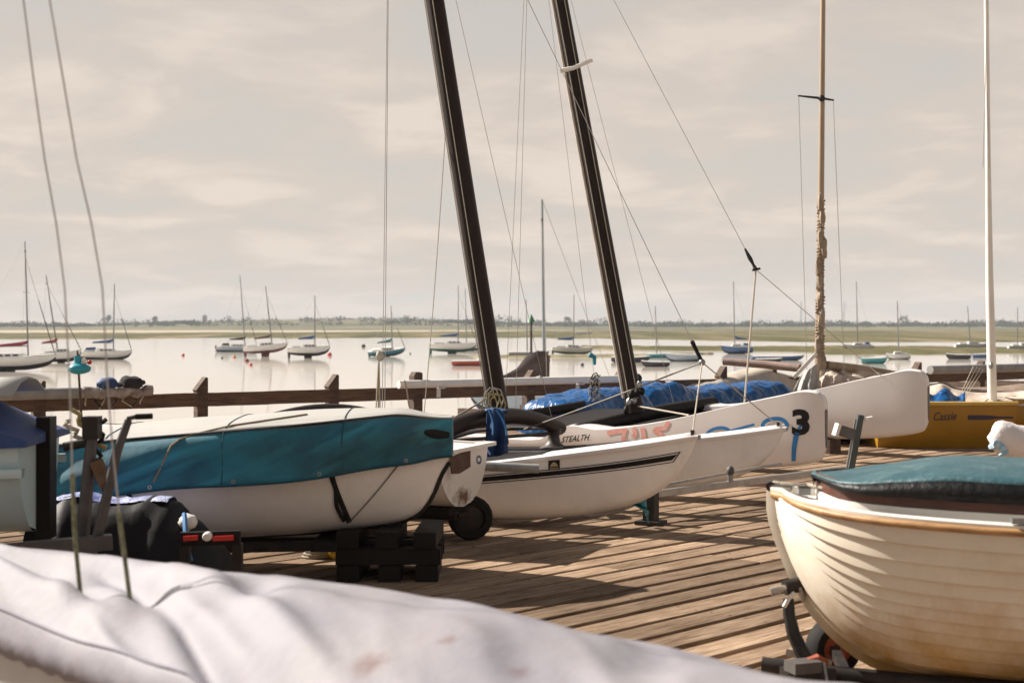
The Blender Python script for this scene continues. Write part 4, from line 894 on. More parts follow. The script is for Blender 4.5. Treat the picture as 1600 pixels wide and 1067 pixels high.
MB().bar(wcx, cc(.3, .12, .105), .04, .04).build('axle_stub', darksteel, tC, world=True)
MB().bar(P(1228, 1018, 6.45), P(1300, 1035, 6.4), .015, .03).build('tie_bar', steel, tC, world=True)
for s in (1.1, 2.6):
    MB().bar(cc(s, -.62, .115), cc(s, .62, .115), .05, .05).build('cross_member', darksteel, tC, world=True)
    for y in (-.45, .45):
        MB().lathe(cc(s, y, .175), [(0, -.05), (.045, -.05), (.05, 0), (.045, .05), (0, .05)], 12, HC).build('roller', rubber, tC, world=True)
for y in (-.78, .78): wheel(tC, cc(2.9, y, .2), .2, .11, NC, rubber, darksteel)
MB().bar(cc(2.9, -.75, .1), cc(2.9, .75, .1), .05, .05).build('axle', darksteel, tC, world=True)
MB().lathe(cc(.5, .16, .062), [(0, -.03), (.055, -.03), (.06, 0), (.055, .03), (0, .03)], 12, NC).build('jockey_wheel', rubber, tC, world=True)

# grey post with a box head behind the clinker boat
pw = thing('winch_post', 'grey steel winch post with a box bracket standing behind the clinker boat', 'post', G(1305, 868))
d_ = (CAMZ)*F/(868-HY); a = G(1305, 868); tp = P(1345, 648, d_-.1)
MB().bar(a, tp, .04, .04, up=(0, 1, 0)).build('upright', mat('blue_grey_paint', (.075, .10, .11), .45, .2, 9), pw, world=True)
MB().bar(a.lerp(tp, .35)+Vector((-.035, -.02, 0)), a.lerp(tp, .97)+Vector((-.035, -.02, 0)), .012, .02, up=(0, 1, 0)).build('bright_edge', steel, pw, world=True)
c = a.lerp(tp, .88)+Vector((-.085, -.02, .0)); MB().box(c, (.11, .10, .075), Matrix.Rotation(.3, 3, 'Y')).build('box_head', mat('grey_box_plastic', (.12, .115, .11), .5, .2, 9), pw, world=True)
MB().box(c+Vector((-.064, 0, .018)), (.022, .11, .085), Matrix.Rotation(.3, 3, 'Y')).build('box_cap', whitep, pw, world=True)
MB().tube([tp+Vector((.02, -.02, -.03)), tp+Vector((.075, -.02, -.02))], .014, 8).build('pin', whitep, pw, world=True)
MB().box(a+Vector((0, 0, .02)), (.25, .25, .04)).build('foot', darksteel, pw, world=True)
# aluminium trolley beam crossing behind the striped bows
al = thing('aluminium_trolley', 'silver aluminium trolley beam with a roller lying behind the striped bows', 'trolley', P(1150, 752, 12.3))
a, b_ = P(1018, 772, 11.75), P(1320, 733, 12.4)
MB().bar(a, b_, .05, .055).build('beam', mat('dull_aluminium', (.42, .41, .40), .38, .15, 12, metal=.75, dirt=.3), al, world=True)
MB().bar(a+Vector((0, .3, .02)), b_+Vector((-.5, .3, .02)), .03, .02).build('beam', mat('dull_aluminium', None), al, world=True)
c = a.lerp(b_, .405); MB().tube([c+Vector((-.02, -.02, .02)), c+Vector((-.02, -.02, .10))], .024, 10).build('roller_post', steel, al, world=True); MB().ball(c+Vector((-.02, -.02, .11)), (.035, .035, .045)).build('roller', mat('grey_rubber', None), al, world=True)
for v in (.97,):
    c = a.lerp(b_, v); MB().box((c.x, c.y+.06, (c.z-.03)/2), (.08, .14, c.z-.03)).build('support', darksteel, al, world=True)
bx_ = MB().bar(P(1165, 757, 12.9), P(1222, 757, 12.6), .04, .03).build('offcut', mat('pink_board', (.46, .26, .22), .7, .2, 8), al, world=True)
# white bundle and rope at the right edge, standing behind the clinker boat
wb = thing('wrapped_outboard', 'white cloth wrapped outboard motor at the right edge behind the clinker boat', 'outboard', G(1590, 840))
d_ = 8.6
m = MB(); rows = []
for i in range(14):
    v = (i/13)**1.5; c = P(lerp(1549, 1650, v), lerp(683, 700, v), d_); rr = .105*(1+.05*math.sin(v*9))*(.12, .62, .82, .93, .98)[i] if i < 5 else .105*(1+.05*math.sin(v*9))
    rows.append([c+Vector((.03*math.cos(q), .9*rr*math.cos(q*1.), rr*math.sin(q)*1.02))+Vector((0, 0, .008*noise.noise(Vector((i*.8, q, 1))))) for q in [k*math.pi/8 for k in range(16)]])
MB().grid(rows, closed=True).build('cloth_wrap', mat('white_wrap_cloth', (.76, .70, .68), .75, .08, 5, bump=.5, bscale=16), wb, world=True)
MB().tube([P(1549, 698, d_), P(1558, 694, d_-.1), P(1566, 700, d_-.1), P(1572, 707, d_-.12), P(1562, 712, d_-.1)], [.02, .028, .024, .02, .012], 8).build('blue_rope', mat('blue_white_rope', (.10, .38, .55), .7, .4, 40, c2=(.6, .65, .66)), wb, world=True)
MB().tube([P(1620, 712, d_), P(1625, 880, d_)], .06, 10).build('shaft', darksteel, wb, world=True); MB().box((U(1625, d_), d_, .04), (.5, .4, .08)).build('stand', darksteel, wb, world=True)

# ------------------------------------------------------------------ covered boat in the foreground
fE = thing('foreground_boat', 'boat under a rumpled white tarpaulin in the near left corner', 'boat', (-1.2, 3.9, 0))
FAR_ = [(-330, 815), (-150, 836), (0, 857), (100, 866), (200, 879), (330, 899), (450, 914), (560, 927), (640, 939), (760, 962), (900, 996), (1050, 1028), (1230, 1068), (1400, 1108)]
def dE(px): return interp([(-330, 5.2), (0, 4.55), (300, 4.1), (640, 3.72), (1000, 3.25), (1400, 2.75)], px)
NEAR_ = [(-330, 868), (-150, 918), (0, 968), (60, 988), (130, 1012), (200, 1038), (280, 1068), (400, 1110), (640, 1190), (1000, 1330), (1400, 1500)]
rows = []
NX = 150; NY = 44
for i in range(NX+1):
    px = lerp(-330, 1400, i/NX); row = []
    f = P(px, interp(FAR_, px), dE(px))
    zn = f.z-.10; yn = interp(NEAR_, px); dn = (CAMZ-zn)*F/(yn-HY); nx_ = P(px, yn, dn)
    gat = math.exp(-((px-175)/130.)**2)          # rope gathers the cloth here
    for j in range(NY+1):
        v = j/NY; c = f.lerp(nx_, v)
        crown = .10*math.sin(v*math.pi)**.8*(1-.75*gat)-.13*math.exp(-((px+10)/150)**2)*math.sin(min(1, v*1.6)*math.pi)**1.0
        fo = .018*noise.noise(Vector((px*.004+v*1.2, v*2.0, 1)))+.006*noise.noise(Vector((px*.012, v*3+px*.004, 4)))
        fo += gat*.012*math.sin(px*.07+v*2.5+2*noise.noise(Vector((px*.01, v*4, 8))))*math.sin(v*math.pi)
        fo -= .040*math.exp(-((px-150-200*v)/30.)**2)*smooth(v*4)
        fo += .035*math.exp(-((px-215-330*v)/45.)**2)*math.sin(v*math.pi)
        fo -= .05*math.exp(-((px-300-(1-v)*140)/45.)**2)*math.exp(-((v-.45)/.2)**2)
        fo -= .03*math.exp(-((px-900-(1-v)*160)/70.)**2)*math.exp(-((v-.35)/.16)**2)
        row.append(c+Vector((0, 0, crown+fo+.012*(1-2*abs(noise.noise(Vector((px*.0028+v*2.2, v*2.2-px*.0045, 11)))))+.004*(1-2*abs(noise.noise(Vector((px*.010-v*2, v*4, 21))))))))
    # roll the cloth over both edges
    row = [f+Vector((.03, .10, -.16)), f+Vector((.02, .08, -.05)), f+Vector((.01, .04, .0))]+row+[nx_+Vector((0, -.02, -.03+.005*math.sin(px*.16))), nx_+Vector((0, -.03, -.085+.006*math.sin(px*.21)))]
    rows.append(row)
TP = MB().grid(rows).build('tarpaulin', lilac, fE, world=True, sharp=80, thick=.004)
MB().tube([rw[-4]+Vector((0, -.004, .004)) for rw in rows[::2]], .004, 5).build('hem_seam', mat('mauve_thread', (.26, .24, .29), .9), fE, world=True)
def stain(m, pts, c):
    t = m.node_tree; b = t.nodes['Principled BSDF']; n = t.nodes.new; l = t.links.new; co = n('ShaderNodeTexCoord')
    nz = n('ShaderNodeTexNoise'); nz.inputs['Scale'].default_value = 22; nz.inputs['Detail'].default_value = 9; nz.inputs['Roughness'].default_value = .75; l(co.outputs['Object'], nz.inputs['Vector'])
    for q, rd in pts:
        src = b.inputs['Base Color'].links[0].from_socket
        ds = n('ShaderNodeVectorMath'); ds.operation = 'DISTANCE'; l(co.outputs['Object'], ds.inputs[0]); ds.inputs[1].default_value = q
        mr = n('ShaderNodeMapRange'); l(ds.outputs['Value'], mr.inputs[0]); mr.inputs[1].default_value = rd; mr.inputs[2].default_value = 0; mr.inputs[3].default_value = -.35; mr.inputs[4].default_value = .30
        a = n('ShaderNodeMath'); a.operation = 'ADD'; l(mr.outputs[0], a.inputs[0]); l(nz.outputs['Fac'], a.inputs[1])
        r = n('ShaderNodeMapRange'); r.clamp = True; l(a.outputs[0], r.inputs[0]); r.inputs[1].default_value = .45; r.inputs[2].default_value = .85; r.inputs[4].default_value = .75
        mx = n('ShaderNodeMixRGB'); l(r.outputs[0], mx.inputs[0]); l(src, mx.inputs[1]); mx.inputs[2].default_value = (*c, 1); l(mx.outputs[0], b.inputs['Base Color'])
tE = bvh_of(TP); inv = WM(fE).inverted()
stain(lilac, [(inv@onto(tE, 577, 1035, 0), .10), (inv@onto(tE, 812, 1050, 0), .07), (inv@onto(tE, 700, 1000, 0), .05)], (.13, .055, .04))
rows = []; r2_ = []
for i in range(41):
    px = lerp(-330, 1400, i/40); f = P(px, interp(FAR_, px), dE(px)); zn = f.z-.10; yn = interp(NEAR_, px); nx_ = P(px, yn, (CAMZ-zn)*F/(yn-HY)); mid = (f+nx_)/2
    sec = []
    for k in range(15):
        v = k/14; ang = math.pi*v; q = lerp(f.x, nx_.x, .5-.5*math.cos(ang)); y_ = lerp(f.y, nx_.y, .5-.46*math.cos(ang)); z_ = zn-.03-(zn-.22)*math.sin(ang)**.62
        sec.append(Vector((q, y_, z_)))
    rows.append(sec)
m = MB().grid(rows); m.poly(rows[0]); m.poly(rows[-1]); m.build('hull', mat('grey_white_hull', (.50, .50, .50), .4, .08, 3, dirt=.2), fE, world=True)
# rope lashed round the cover
for (xa, ya, xb, yb) in ((96, 868, 142, 1008), (205, 880, 150, 1014)):
    pass
for k in range(2): MB().bar((-1.5+k*1.3, 3.9-k*.6, .11), (-.9+k*1.3, 4.6-k*.6, .11), .12, .22).build('keel_block', timber, fE, world=True)
# its mast stands outside the picture on the left; two ropes come down from it
mE = Vector((U(-420, 5.4), 5.4, .7))
MB().tube([mE, mE+Vector((0, 0, 6.2))], [.05, .035], 10).build('mast', whitep, fE, world=True)
MB().box(mE+Vector((0, 0, -.36)), (.22, .22, .72)).build('mast_step', timber, fE, world=True)
for (pa, pb, pc_, m_) in (((34, -20), (66, 250), (122, 1000), ropeg), ((74, -20), (118, 250), (205, 985), ropeg)):
    a = P(pc_[0], pc_[1], 3.86 if pc_[0] < 150 else 3.72); b_ = P(pa[0], pa[1], 3.95)
    pts = [a.lerp(b_, k/14)+Vector((0, 0, 0)) for k in range(15)]
    if pc_[0] > 150:
        pts = [P(x, y, 3.80) for x, y in ((213, 1010), (205, 950), (196, 880), (186, 800), (176, 700), (168, 600), (160, 450), (143, 350), (120, 250), (98, 120), (74, -20))]
    else: pts = [P(x, y, 3.9) for x, y in ((132, 1000), (126, 930), (118, 850), (113, 740), (109, 600), (101, 450), (88, 350), (70, 250), (52, 120), (34, -20))]
    top = mE+Vector((0, 0, 6.1)); pts.append(pts[-1].lerp(top, .5)); pts.append(top)
    rr = [.0085 if q.z < 1.05 else .0042 for q in pts]
    lo = [q for q in pts if q.z < 1.2]; hi = [q for q in pts if q.z >= 1.2]; hi.insert(0, lo[-1])
    MB().tube(lo, .0065, 8).build('rope', ropeg, fE, world=True); MB().tube(hi, .0024, 6).build('wire_stay', mat('pale_wire', (.42, .39, .36), .4, .1, 5, metal=.3), fE, world=True)
MB().ball(P(140, 985, 3.78), (.05, .04, .045), 12, 8, .5).build('rope_knot', ropew, fE, world=True)

# ------------------------------------------------------------------ boat at the left edge and the clutter beside it
dF = 7.0
bF = thing('pale_blue_boat', 'pale blue boat with a navy cover cut off by the left edge', 'boat', (U(30, dF), dF+.3, 0), 0.06)
SF = dict(L=3.2, w=[(0, .40), (.4, .44), (1.5, .55), (3.2, .1)], k=[(0, .545), (.2, .54), (1.2, .48), (3.2, .8)], h=[(0, 1.03), (1.5, 1.0), (3.2, 1.06)], flare=.25)
hullF = mat('pale_blue_gelcoat', (.50, .63, .67), .4, .06, 3, dirt=.15)
MBF = hull_mesh(MB(), SF, nu=10, p=2.6, n=20); MBF.grid([[hull_pt(SF, 0, u/10, -1, 2.6) for u in range(11)], [hull_pt(SF, 0, u/10, 1, 2.6) for u in range(11)]]); MBF.build('hull', hullF, bF)
rim(MB(), SF, .03, .04, dz=-.13, n=20).build('rubbing_strip', hullF, bF)
rows = []
for i in range(24):
    s = lerp(-.05, 3.25, i/23); wv = interp(SF['w'], max(s, 0))+.03; h = interp(SF['h'], max(s, 0)); row = []
    for j in range(21):
        q = -1+j/10; a = abs(q)
        if a > .6: v = (a-.6)/.4; y = wv*lerp(.96, 1.02, v)+.02*noise.noise(Vector((s*4, v*2, 1))); z = lerp(h+.17, h-.03, v)
        else: v = a/.6; y = wv*.96*v; z = h+.17+.10*(1-v*v)
        z = lerp(h-.02, z, smooth((i+1.2)/5.) if i < 4 else 1.)+.012*noise.noise(Vector((s*5, q*4, 2)))
        row.append(Vector((-s, y*(1 if q > 0 else -1), z)))
    rows.append(row)
m = MB().grid(rows); m.poly(rows[0]); m.build('boat_cover', navy, bF)
rows = [[(-s, lerp(-.30, .30, j/4), interp(SF['h'], s)+.305-.02*(j-2)**2) for j in range(5)] for s in (.05, .2, .5, 1.2, 2, 3.1)]
MB().grid(rows).build('cover_patch', canvasw, bF, thick=.006)  # pale strip standing for sunlight on the navy cover's top
MB().box((.035, 0, .82), (.07, .13, .62)).build('rudder_stock', blackm, bF)
for x in (-.5, -2.2): MB().box((x, 0, .26), (.12, .7, .52)).build('cradle_support', darksteel, bF)
gT = thing('road_trailer', 'dark road trailer with a winding crank and jockey post by the left boat', 'trailer', (U(150, dF), dF-.2, 0))
gp = mat('trailer_grey', (.085, .078, .082), .5, .25, 8, dirt=.4)
MB().bar(P(-60, 868, dF-.45), P(175, 846, dF-.2), .07, .07).build('drawbar', gp, gT, world=True)
MB().tube([P(150, 846, dF-.2), P(168, 770, dF-.2), P(183, 705, dF-.2), P(201, 656, dF-.2)], [.026, .024, .022, .018], 10).build('crank_post', gp, gT, world=True)
MB().tube([P(199, 654, dF-.2), P(212, 651, dF-.2)], .011, 8).build('crank_arm', gp, gT, world=True); MB().tube([P(212, 651, dF-.2), P(238, 650, dF-.2)], .014, 8).build('crank_handle', blackm, gT, world=True)
MB().tube([P(128, 850, dF-.1), P(136, 760, dF-.1), P(143, 690, dF-.1), P(146, 655, dF-.1)], [.034, .030, .028, .024], 10).build('jockey_post', gp, gT, world=True)
MB().box(P(144, 668, dF-.1), (.075, .08, .11)).build('winch_box', darksteel, gT, world=True); MB().tube([P(100, 698, dF-.1), P(142, 690, dF-.1)], .022, 8).build('strap_arm', darksteel, gT, world=True)
MB().tube([P(150, 720, dF-.12), P(160, 745, dF-.12), P(168, 760, dF-.2)], .035, 8).build('winch_strap', mat('brown_webbing', (.16, .09, .05), .8), gT, world=True)
g_ = P(140, 850, dF-.15); MB().tube([(g_.x, g_.y, g_.z), (g_.x, g_.y, .09)], .035, 10).build('jockey_leg', gp, gT, world=True); wheel(gT, (g_.x, g_.y, .09), .09, .06, (0, 1, 0), rubber, darksteel)
g2_ = P(-60, 868, dF-.45); MB().box((g2_.x, g2_.y, g2_.z/2), (.1, .1, g2_.z)).build('stand', darksteel, gT, world=True)
for k, (x0, y0, x1, y1) in enumerate(((112, 640, 160, 700), (100, 655, 130, 690), (160, 655, 150, 720))):
    MB().tube([P(lerp(x0, x1, q/8)+7*math.sin(q*1.7+k), lerp(y0, y1, q/8), dF-.05) for q in range(9)], .012, 6).build('loose_rope', (ropey, ropew, strapm)[k], gT, world=True)
hp = thing('tarpaulin_heap', 'black heap under a blue and white tarpaulin beside the crank post', 'tarpaulin', G(230, 935))
rows = []
cH = G(215, 930); d0 = 7.9
def heap(px): return interp([(60, 792), (95, 778), (130, 772), (180, 782), (240, 778), (268, 780), (290, 800), (330, 838), (372, 900)], px)
for i in range(40):
    px = lerp(60, 372, i/39); tz_ = P(px, heap(px), d0).z; row = []
    for j in range(15):
        v = j/14; z = max(tz_*(1-abs(2*v-1)**2.6), 0)*(1+.05*noise.noise(Vector((px*.04, v*5, 2)))); y = d0-.42+.84*v+.04*noise.noise(Vector((px*.03, v*3, 6)))
        row.append(Vector((U(px, d0), y, z+.002)))
    rows.append(row)
MB().grid(rows).build('black_sheet', mat('black_sheeting', (.012, .010, .012), .6, .2, 8, bump=.15, bscale=14), hp, world=True)
rows = []
for i in range(26):
    px = lerp(88, 268, i/25); tz_ = P(px, heap(px), d0).z
    rows.append([Vector((U(px, d0), d0-.10+.46*v, tz_*(1-abs(2*(.38+.55*v)-1)**2.6)+.012+.012*noise.noise(Vector((px*.09, v*6, 1))))) for v in [k/10 for k in range(11)]])
MB().grid(rows).build('blue_sheet', mat('blue_white_sheeting', (.50, .52, .66), .5, .3, 9, c2=(.03, .06, .30), bump=.6), hp, world=True)
MB().tube([P(288, 803, d0-.28), P(290, 830, d0-.42), P(293, 855, d0-.46), P(298, 876, d0-.46)], .013, 8).build('blue_strap', mat('bright_blue_cord', None), hp, world=True)
MB().ball(P(294, 815, d0-.2), (.05, .045, .045), jit=.3).build('float', whitep, hp, world=True)
lb = thing('light_board', 'trailer light board with red tail lamps beside the black tarpaulin heap', 'light board', G(330, 960))
d_ = 7.3; MB().bar(P(282, 842, d_), P(376, 839, d_), .03, .07).build('board', blackm, lb, world=True)
for xa, xb in ((287, 309), (333, 365)): MB().bar(P(xa, 841, d_-.025), P(xb, 839.5, d_-.025), .03, .024).build('tail_lamp', red, lb, world=True)
MB().lathe(P(324, 838, d_-.04), [(.0, .03), (.018, .028), (.024, .01), (.024, -.02)], 12, (0, -1, 0)).build('reflector', whitep, lb, world=True)
for px in (288, 370): 
    q = P(px, 841, d_); MB().box((q.x, q.y+.02, (q.z-.03)/2), (.05, .05, q.z-.03)).build('leg', darksteel, lb, world=True)
# things on the rail at the far left
a = rail_rest(-60, .70); b_ = rail_rest(148, .70)
gs = thing('grey_spar', 'dull grey spar resting on the fence rail at the far left', 'spar', a); MB().tube([a, b_], .075, 12).build('tube', mat('grey_spar_metal', (.30, .29, .28), .5, .15, 5), gs, world=True)
bd = thing('sail_bundle', 'bundle of rolled sail and dark bags lashed on the left end of the rail', 'sail bundle', rail_rest(170, .65))
MB().tube([rail_rest(px, .70)+Vector((0, -.02, .02*math.sin(px*.2))) for px in range(120, 236, 8)], [.05+.035*abs(math.sin(k*1.3)) for k in range(len(range(120, 236, 8)))], 10).build('rolled_sail', mat('grubby_sail', (.45, .40, .37), .8, .35, 8, c2=(.14, .10, .09), bump=.6), bd, world=True)
MB().ball(rail_rest(163, .80), (.13, .12, .09), 14, 10, .5).build('bag', navy, bd, world=True); MB().ball(rail_rest(198, .81), (.17, .12, .10), 14, 10, .5).build('bag', mat('dark_bag', (.05, .045, .05), .8, .3, 8), bd, world=True)
for k in range(7): 
    q = rail_rest(130+k*15, .66); MB().tube([q, q+Vector((.05*math.sin(k*3), -.06, -.08)), q+Vector((.1*math.sin(k*2), -.05, -.13-.03*(k % 3)))], .010, 6).build('loose_line', strapm if k % 2 else ropew, bd, world=True)
db = thing('marker_buoy', 'turquoise float on a pole standing in front of the left fence', 'buoy', (U(127, 18.4), 18.4, 0))
MB().tube([P(121, 548, 18.4), (U(130, 18.4), 18.4, 0)], [.012, .022], 8).build('pole', timber, db, world=True)
MB().ball(P(124, 576, 18.4), (.145, .12, .075), 16, 10, .15).build('float', mat('turquoise_plastic', None), db, world=True); MB().tube([P(121, 556, 18.4), P(122, 570, 18.4)], .045, 10).build('topmark', mat('turquoise_plastic', None), db, world=True)
MB().ball(P(140, 566, 18.4), .03).build('red_bead', red, db, world=True); MB().ball(P(131, 563, 18.4), .035).build('white_bead', whitep, db, world=True); MB().tube([P(127, 570, 18.4), P(140, 566, 18.4)], .008, 6).build('tether', wire, db, world=True)

# ------------------------------------------------------------------ boats under tarpaulins and sails in front of the far fence
def tarp_heap(name, label, cat, pa, pb, wid, hts, m, nx=60, ny=22, amp=.05, fscale=2.6, hullm=None, group=None, endround=.12):
    """cloth draped over a low boat from a to b on the deck; hts = [(t, z)]"""
    a, b = Vector(pa), Vector(pb); L = (b-a).length; ax = (b-a)/L; sd = Vector((-ax.y, ax.x, 0)); t_ = thing(name, label, cat, (a+b)/2)
    rows = []
    for i in range(nx+1):
        v = i/nx; e_ = min(1., v/endround, (1-v)/endround); e_ = math.sqrt(max(0, 1-(1-e_)**2)); h = interp(hts, v); row = []
        for j in range(ny+1):
            q = -1+2*j/ny; y = q*wid/2*(.25+.75*e_)
            z = (h*(.55+.45*e_))*(1-abs(q)**4.5*.82)
            p_ = a+ax*(v*L)+sd*y+Vector((0, 0, z)); nn = Vector((p_.x*fscale, p_.y*fscale, p_.z*fscale))
            f = amp*noise.noise(nn)+amp*.6*noise.noise(nn*2.7)+amp*.35*abs(noise.noise(nn*5.5))
            p_ += Vector((0, 0, 1))*f*(1-abs(q)**6*.7)-sd*(f*.8*(abs(q) > .7)*(-1 if q > 0 else 1))
            row.append(p_)
        rows.append(row)
    mm_ = MB().grid(rows); mm_.poly(rows[0]); mm_.poly(rows[-1]); mm_.build('tarpaulin', m, t_, world=True, sharp=70)
    S = dict(L=L*.97, w=[(0, .05), (L*.2, wid*.32), (L*.5, wid*.44), (L*.97, wid*.36)], k=[(0, .12), (L*.2, .02), (L*.97, .02)], h=[(0, .30), (L*.97, .26)])
    rz_ = math.atan2(-ax.y, -ax.x); hm = hull_mesh(MB(), S, nu=6, n=14); Rm = Matrix.Translation(a+ax*L*.015)@Matrix.Rotation(rz_, 4, 'Z'); hm.v = [Rm@v_ for v_ in hm.v]; hm.build('hull', hullm or gel, t_, world=True)
    return t_
tarp_heap('tarped_boat', 'low boat under a crinkled bright blue tarpaulin between the two dark masts', 'boat', (U(848, 19.6), 19.9, 0), (U(985, 21.3), 21.6, 0), 1.3, [(0, .54), (.3, .60), (.6, .66), (1, .66)], bluet, amp=.045, fscale=3.2)
tarp_heap('tarped_boat', 'long low boat under crinkled blue tarpaulin right of the right dark mast', 'boat', (U(975, 21.4), 22.3, 0), (U(1235, 24.0), 25.0, 0), 1.3, [(0, .62), (.2, .67), (.4, .58), (.7, .60), (1, .62)], bluet, nx=90, amp=.055, fscale=2.8)
tb = tarp_heap('tent_covered_boat', 'boat under a peaked beige canvas tent by the fence', 'boat', (U(1050, 25.0), 24.7, 0), (U(1262, 27.0), 27.0, 0), 1.0, [(0, .55), (.25, .62), (.6, .80), (.8, .68), (1, .55)], beige, amp=.03, fscale=1.6)
# boat with the wooden mast wrapped in rope
kW = thing('wooden_masted_boat', 'boat with a rope-wrapped wooden mast and crumpled sails behind the blunt white bows', 'boat', (U(1290, 20.6), 20.6, 0), 0.3)
dk = 20.6
MB().tube([P(1280, 690, dk), P(1280, 560, dk), P(1283, 300, dk+.1), P(1287, -120, dk+.2)], [.072, .066, .045, .034], 12).build('mast', mat('varnished_mast_wood', (.36, .28, .20), .5, .25, 4, c2=(.30, .21, .14), stretch=(4, 4, .5)), kW, world=True)
m = MB()
for turn in range(46):
    y = 600-turn*6.2; rr = .062*(1 if turn < 22 else .8)*(1+.2*noise.noise(Vector((turn*.9, 0, 1))))
    m.tube([P(1280.5+.008*(600-y), y-k*1.1, dk)+Vector((rr*math.cos(k*.8+turn), rr*math.sin(k*.8+turn), 0)) for k in range(8)], .012+.012*abs(noise.noise(Vector((turn*1.7, 3, 1)))), 5)
m.build('rope_wrapping', mat('dark_tan_rope', (.36, .27, .19), .85, .25, 30, c2=(.20, .14, .09)), kW, world=True)
for k in range(12):
    y = 585-k*24+random.uniform(-6, 6); c = P(1280+(600-y)*.012, y, dk); MB().ball(c+Vector((random.uniform(-.05, .05), -.05, 0)), (.045, .05, .14), 8, 8, .6).build('furled_cloth', mat('brown_sailcloth', (.36, .29, .22), .85, .3, 9, c2=(.22, .16, .11)), kW, world=True)
MB().tube([P(1247, 150, dk), P(1284, 154, dk), P(1303, 157, dk)], [.012, .02, .012], 8).build('spreader', darksteel, kW, world=True); MB().ball(P(1284, 154, dk), .05).build('mast_band', darksteel, kW, world=True)
for px0, py0, px1, py1 in ((1248, 150, 1262, 620), (1302, 156, 1320, 600)): stay(kW, P(px0, py0, dk), P(px1, py1, dk), .004, nm='shroud')
SK = dict(L=4.2, w=[(0, .05), (.6, .4), (1.6, .62), (4.2, .5)], k=[(0, .3), (.5, .06), (4.2, .04)], h=[(0, .62), (2, .52), (4.2, .55)])
h_ = hull_mesh(MB(), SK, nu=8); Rm = Matrix.Translation((U(1225, dk), dk-.2, 0))@Matrix.Rotation(R(195), 4, 'Z'); h_.v = [Rm@q for q in h_.v]; h_.build('hull', mahog, kW, world=True)
h_ = deck_mesh(MB(), SK, -.02); h_.v = [Rm@q for q in h_.v]; h_.build('foredeck', timberr, kW, world=True)
def ridge(v): return 1-abs(noise.noise(v))*2
def crumple(name, pts, m, amp=.06):
    """lumpy cloth mass with sharp creases: pts = (px, py, depth, rx, ry, rz)"""
    for px, py, d, rx, ry, rz_ in pts:
        mb_ = MB(); c = P(px, py, d); rws = []
        for i in range(31):
            th = math.pi*i/30; rw = []
            for j in range(52):
                ph = 2*math.pi*j/52; dv = Vector((math.sin(th)*math.cos(ph), math.sin(th)*math.sin(ph), -math.cos(th)))
                wv_ = Vector((dv.x*1.6, dv.y*1.6, dv.z*.8))+c*1.7; wv_ += .5*Vector((noise.noise(wv_*1.3), noise.noise(wv_*1.3+Vector((5, 1, 2))), 0))
                k = .86+.20*ridge(wv_)+.13*ridge(wv_*2.1)+.07*ridge(wv_*4.3)
                rw.append(c+Vector((dv.x*rx, dv.y*ry, dv.z*rz_))*k)
            rws.append(rw)
        mb_.grid(rws, closed=True); mb_.build(name, m, kW if name != 'heap' else HEAP[0], world=True, sharp=80)
rows = []
for i in range(27):                        # grey cover hanging in pleats from the mast
    q = i/26; row = []
    for j in range(15):
        v = j/14; px = lerp(lerp(1262, 1240, v**.6), lerp(1276, 1281, v), q); py = lerp(568+10*(1-q), 611, v)
        row.append(P(px, py, 20.42-.10*math.sin(q*math.pi)*(.4+v)+.045*v*math.sin(q*17+1.5*noise.noise(Vector((q*3, v*2, 1))))))
    rows.append(row)
MB().grid(rows).build('grey_cover', greyc, kW, world=True, thick=.01)
psail = mat('pale_crumpled_sail', (.55, .46, .39), .85, .2, 5, c2=(.40, .32, .26), bump=.5, bscale=14)
rows = []
for i in range(61):                        # sail sagging from the boom in deep folds
    q = i/60; row = []
    for j in range(15):
        v = j/14; px = lerp(1288, 1425, q)+3*math.sin(q*30)*v; py = lerp(571+18*q, 612, v)
        row.append(P(px, py, 20.65+.35*q-.12*v-.09*(.3+v)*math.sin(q*34+2.5*noise.noise(Vector((q*6, v*1.5, 4))))))
    rows.append(row)
MB().grid(rows).build('crumpled_sail', psail, kW, world=True, thick=.01)
crumple('crumpled_sail', [(1300, 598, 20.45, .16, .2, .14), (1330, 600, 20.5, .22, .2, .12), (1372, 603, 20.6, .24, .2, .12)], psail)
MB().tube([P(1292, 570, dk), P(1330, 575, dk+.2), P(1375, 581, dk+.4), P(1430, 590, dk+.6)], [.06, .07, .06, .045], 10).build('boom', mat('brown_sailcloth', None), kW, world=True)
MB().tube([P(1130, 565, dk+.6), P(1190, 569, dk+.4), P(1250, 575, dk)], [.052, .06, .06], 12).build('rolled_sail', mat('dusty_pink_cover', (.30, .21, .18), .8, .2, 8), kW, world=True)
MB().bar(P(1240, 590, 20.3), P(1276, 552, 20.3), .02, .05).build('batten', whitep, kW, world=True)
# mustard boat, right
HEAP = [None]
yb = thing('mustard_boat', 'mustard yellow dinghy with script lettering, a dark stripe and a white mast', 'dinghy', (U(1372, 18.4), 18.4, 0), 0)
def yp(px, py, d): return P(px, py, d)
x0, x1, yf, yk = U(1372, 18.4), U(1592, 18.4), 18.4, 19.6
zt = .585
prof = [(0., .03), (.08, .0), (1., .0)]
rows = []
for i in range(13):
    v = i/12; rows.append([Vector((lerp(x0+.05*(1-q), x1-.03*(1-q), v), yf+.16*(1-q)**1.5+.05*(2*v-1)**2, lerp(.0, zt, q))) for q in [k/10 for k in range(11)]])
m = MB().grid(rows)
b2 = [[Vector((p.x*1.0, yk-.1*(1-j/10), p.z)) for j, p in enumerate(rw)] for rw in rows]
m.grid(b2); m.grid([rows[0], b2[0]]); m.grid([rows[-1], b2[-1]]); tY = m.build('transom_box', yellow, yb, world=True, sharp=50)
